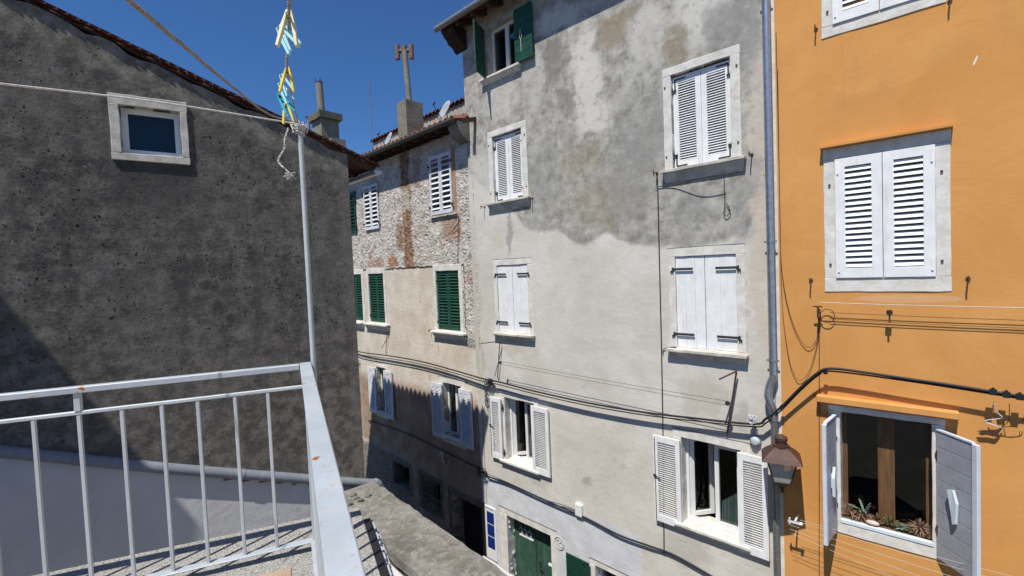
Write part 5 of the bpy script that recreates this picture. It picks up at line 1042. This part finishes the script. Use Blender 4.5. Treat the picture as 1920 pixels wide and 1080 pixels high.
cable('wall_cable', Y, [(1455, 60, .03), (1458, 200, .02), (1461, 330, .02), (1464, 480, .03), (1474, 560, .03), (1490, 615, .03), (1508, 647, .03), (1522, 650, .03), (1533, 630, .03), (1536, 600, .03)], .004, 'rustiron', 'thin brown wire hanging in a short loop left on the orange wall', n=5, cat='wire')
cable('wall_cable', Y, [(1458, 130, .02), (1462, 380, .02), (1466, 560, .03), (1477, 660, .03), (1490, 705, .03), (1503, 713, .03), (1520, 690, .03), (1533, 640, .03), (1536, 610, .03)], .0035, 'rustiron', 'thin brown wire hanging in a long loop left on the orange wall', n=5, cat='wire')
ln = [((1478, 983), (1800, 1085)), ((1490, 976), (1800, 1066)), ((1481, 992), (1740, 1085)), ((1500, 975), (1790, 1052)), ((1484, 1000), (1700, 1090))]
for k, (p, q) in enumerate(ln):
    P_, Q_ = onF(Y, [(*p, .28), (*q, .28)]); o_ = P_.copy(); d = Q_-P_; x = MB().tube([Vector((0, 0, 0)), d*.5-Vector((0, 0, .01)), d*1.4], .0019, 5).build('clothes_line', M['rope'], None, loc=o_)
    tag(x, 'thin white washing line below the open window, '+('third from the wall', 'second from the top', 'fourth from the top', 'topmost of the five', 'lowest of the five')[k], 'clothes line', 'white washing lines below the open window')
P_ = onF(Y, [(1490, 980, .28)])[0]; mb = MB(); Tm = None
mb.box(-.08, .10, -.008, .008, -.012, .012); mb.box(-.01, .01, 0, .28, -.012, .012); mb.cyl((.08, 0, 0), (.08, -.04, .03), .02, 8); mb.cyl((-.06, 0, -.03), (-.06, 0, .05), .012, 8)
x = mb.build('line_bracket', M['oldwhite'], None, loc=P_, rz=Y.rz); tag(x, 'small white bracket holding the washing lines beside the lantern', 'bracket')
# plants on the sill of the open window
def rosette(F, x, y, z, n, L_, wd, up_, mat, label, name='succulent', seed=0, droop=0, r0=0):
    rn = random.Random(seed); mb = MB()
    for k in range(n):
        a = 2.399*k+rn.uniform(-.2, .2); e = R(rn.uniform(*up_)); l = L_*rn.uniform(.7, 1.1); d = Vector((math.cos(a)*math.cos(e), math.sin(a)*math.cos(e)*.6, math.sin(e))); s_ = Vector((-math.sin(a), math.cos(a), 0))*wd
        b0 = Vector((0, 0, .01))+d*r0; pts = [b0, b0+d*l*.35+Vector((0, 0, .01)), b0+d*l*.7, b0+d*l-Vector((0, 0, droop*l))]; ws = (.6, 1, .7, .05); vs = []
        for p, q in zip(pts, ws): vs += [p-s_*q, p+Vector((0, 0, -wd*.6*q)), p+s_*q, p+Vector((0, 0, wd*.25*q))]
        mb.add(vs, [(i*4+j, i*4+(j+1) % 4, i*4+4+(j+1) % 4, i*4+4+j) for i in range(3) for j in range(4)])
    c = F.w(x, y, z); return tag(mb.build(name, M[mat], None, loc=c, rz=F.rz), label, 'plant')
zs = 4.225
rosette(Y, .83, .09, zs+.04, 110, .15, .0045, (-15, 85), 'dry', 'dry brown tuft of stems at the left end of the open window sill', 'dried_plant', 1, .25, .02)
rosette(Y, .99, .07, zs+.10, 10, .22, .015, (0, 75), 'leaf', 'grey-green aloe with long pointed leaves on the window sill', 'aloe', 2, .15)
rosette(Y, .96, .09, zs+.02, 60, .16, .006, (-5, 50), 'dry', 'low reddish dry stems around the foot of the aloe', 'dried_plant', 3, .4, .02)
rosette(Y, 1.13, .09, zs+.02, 34, .12, .016, (0, 75), 'moss', 'brown fleshy succulent in the middle of the window sill', 'succulent', 4)
rosette(Y, 1.25, .09, zs+.03, 44, .12, .015, (0, 85), 'olive', 'olive-brown succulent clump right of the window mullion', 'succulent', 5)
rosette(Y, 1.36, .08, zs+.01, 36, .10, .016, (0, 75), 'leaf', 'small green succulent clump between the brown ones on the sill', 'succulent', 6)
rosette(Y, 1.54, .09, zs+.07, 150, .12, .005, (-35, 88), 'dry', 'round bristly cactus at the right end of the window sill', 'cactus', 7, .1, .02)
rosette(Y, 1.45, .08, zs+.0, 34, .09, .013, (0, 70), 'olive', 'low succulent just left of the bristly cactus', 'succulent', 8)
rosette(Y, 1.61, .05, zs+.0, 30, .07, .011, (0, 70), 'moss', 'tiny succulent in the right corner of the window sill', 'succulent', 9)
mb = MB(); vs = []; fs = []
for a in range(7):
    for b in range(12): th = math.pi*a/6; ph = 2*math.pi*b/12; q = 1+.08*math.sin(ph*5); vs.append((math.sin(th)*math.cos(ph)*.075*q, math.sin(th)*math.sin(ph)*.04*q, math.cos(th)*.03))
for a in range(6):
    for b in range(12): c2 = (b+1) % 12; fs.append((a*12+b, (a+1)*12+b, (a+1)*12+c2, a*12+c2))
x = mb.add(vs, fs, smooth=True).build('sea_shell', M['pink'], None, loc=Y.w(1.08, .02, zs+.03), rz=Y.rz); tag(x, 'pinkish white shell lying among the plants on the window sill', 'shell')
# white rag on the shaded wall, dishes and antenna on the far roof
c = onF(B, [(829, 845, .02)])[0]; mb = MB(); n = 8
for i in range(n):
    for k in range(6):
        f = lambda i, k: (-.06+.14*i/n+.05*k/6, -.02-.02*math.sin(i*1.3+k), .0-.30*k/6+.02*math.sin(i))
        mb.add([f(i, k), f(i+1, k), f(i+1, k+1), f(i, k+1)], [(0,1,2,3)], smooth=True)
x = mb.build('rag', M['cloth'], None, loc=c, rz=B.rz); x.modifiers.new('s', 'SOLIDIFY').thickness = .003; tag(x, 'white rag caught on the cable below the shaded window', 'rag')
def dish(px, py, off, label, s=.30):
    a, z = B.at(px, py, off); mb = MB(); vs = [(0, 0, 0)]; fs = []
    for r_ in (1, 2, 3):
        for k in range(18): t = 2*math.pi*k/18; rr = s*r_/3; vs.append((rr*math.cos(t), -.0+rr*rr*.6, rr*math.sin(t)*1.1))
    fs += [(0, 1+k, 1+(k+1) % 18) for k in range(18)]
    for r_ in (0, 1):
        for k in range(18): fs.append((1+r_*18+k, 1+(r_+1)*18+k, 1+(r_+1)*18+(k+1) % 18, 1+r_*18+(k+1) % 18))
    Tm = Matrix.Rotation(R(-8), 4, 'Z')@Matrix.Rotation(R(-25), 4, 'X'); vs = [tuple(Tm@Vector((v[0], -v[1], v[2]))) for v in vs]; mb.add(vs, fs, 0, smooth=True)
    mb.tube([Tm@Vector((0, 0, -s)), Tm@Vector((0, -.30, -s*.55)), Tm@Vector((0, -.42, -.02))], .012, 6, 1); mb.cyl(Tm@Vector((0, -.42, -.06)), Tm@Vector((0, -.40, .04)), .03, 8, 1); mb.cyl((0, .06, 0), (0, .06, -.9), .018, 8, 1)
    x = mb.build('satellite_dish', [M['dish'], M['iron']], None, loc=B.w(a, -off, z), rz=B.rz); x.modifiers.new('s', 'SOLIDIFY').thickness = .006; return tag(x, label, 'satellite dish')
dish(729, 262, -1.8, 'pale satellite dish on the far tiled roof, left of the concrete chimney', .26); dish(835, 208, -1.8, 'pale satellite dish on the far tiled roof, right of the concrete chimney', .30)
a, z = B.at(692, 152, -2.2); a2, z2 = B.at(697, 285, -2.2); mb = MB().tube([(0, 0, z2-z-.6), (-.0, 0, 0)], .016, 8)
for k in range(4): mb.cyl((-.03, 0, -.1-.14*k), (.03, 0, -.12-.14*k), .022, 6)
mb.tube([(0, 0, -.95), (.55, -.05, -.97)], .006, 5); x = mb.build('antenna_mast', M['gutter'], None, loc=B.w(a, 2.2, z), rz=B.rz); tag(x, 'thin antenna mast rising over the far roof beside the gable house', 'antenna')
a, z = G.at(870, 138, -.2); mb = MB().tube([(0, 0, 0), (-.42, .1, .16)], .007, 5); mb.tube([(-.1, 0, -.03), (-.12, .1, .12)], .006, 5); x = mb.build('roof_antenna', M['gutter'], None, loc=G.w(a, .6, z), rz=G.rz); tag(x, 'thin aerial rod sticking out left of the top corner of the grey house', 'antenna')
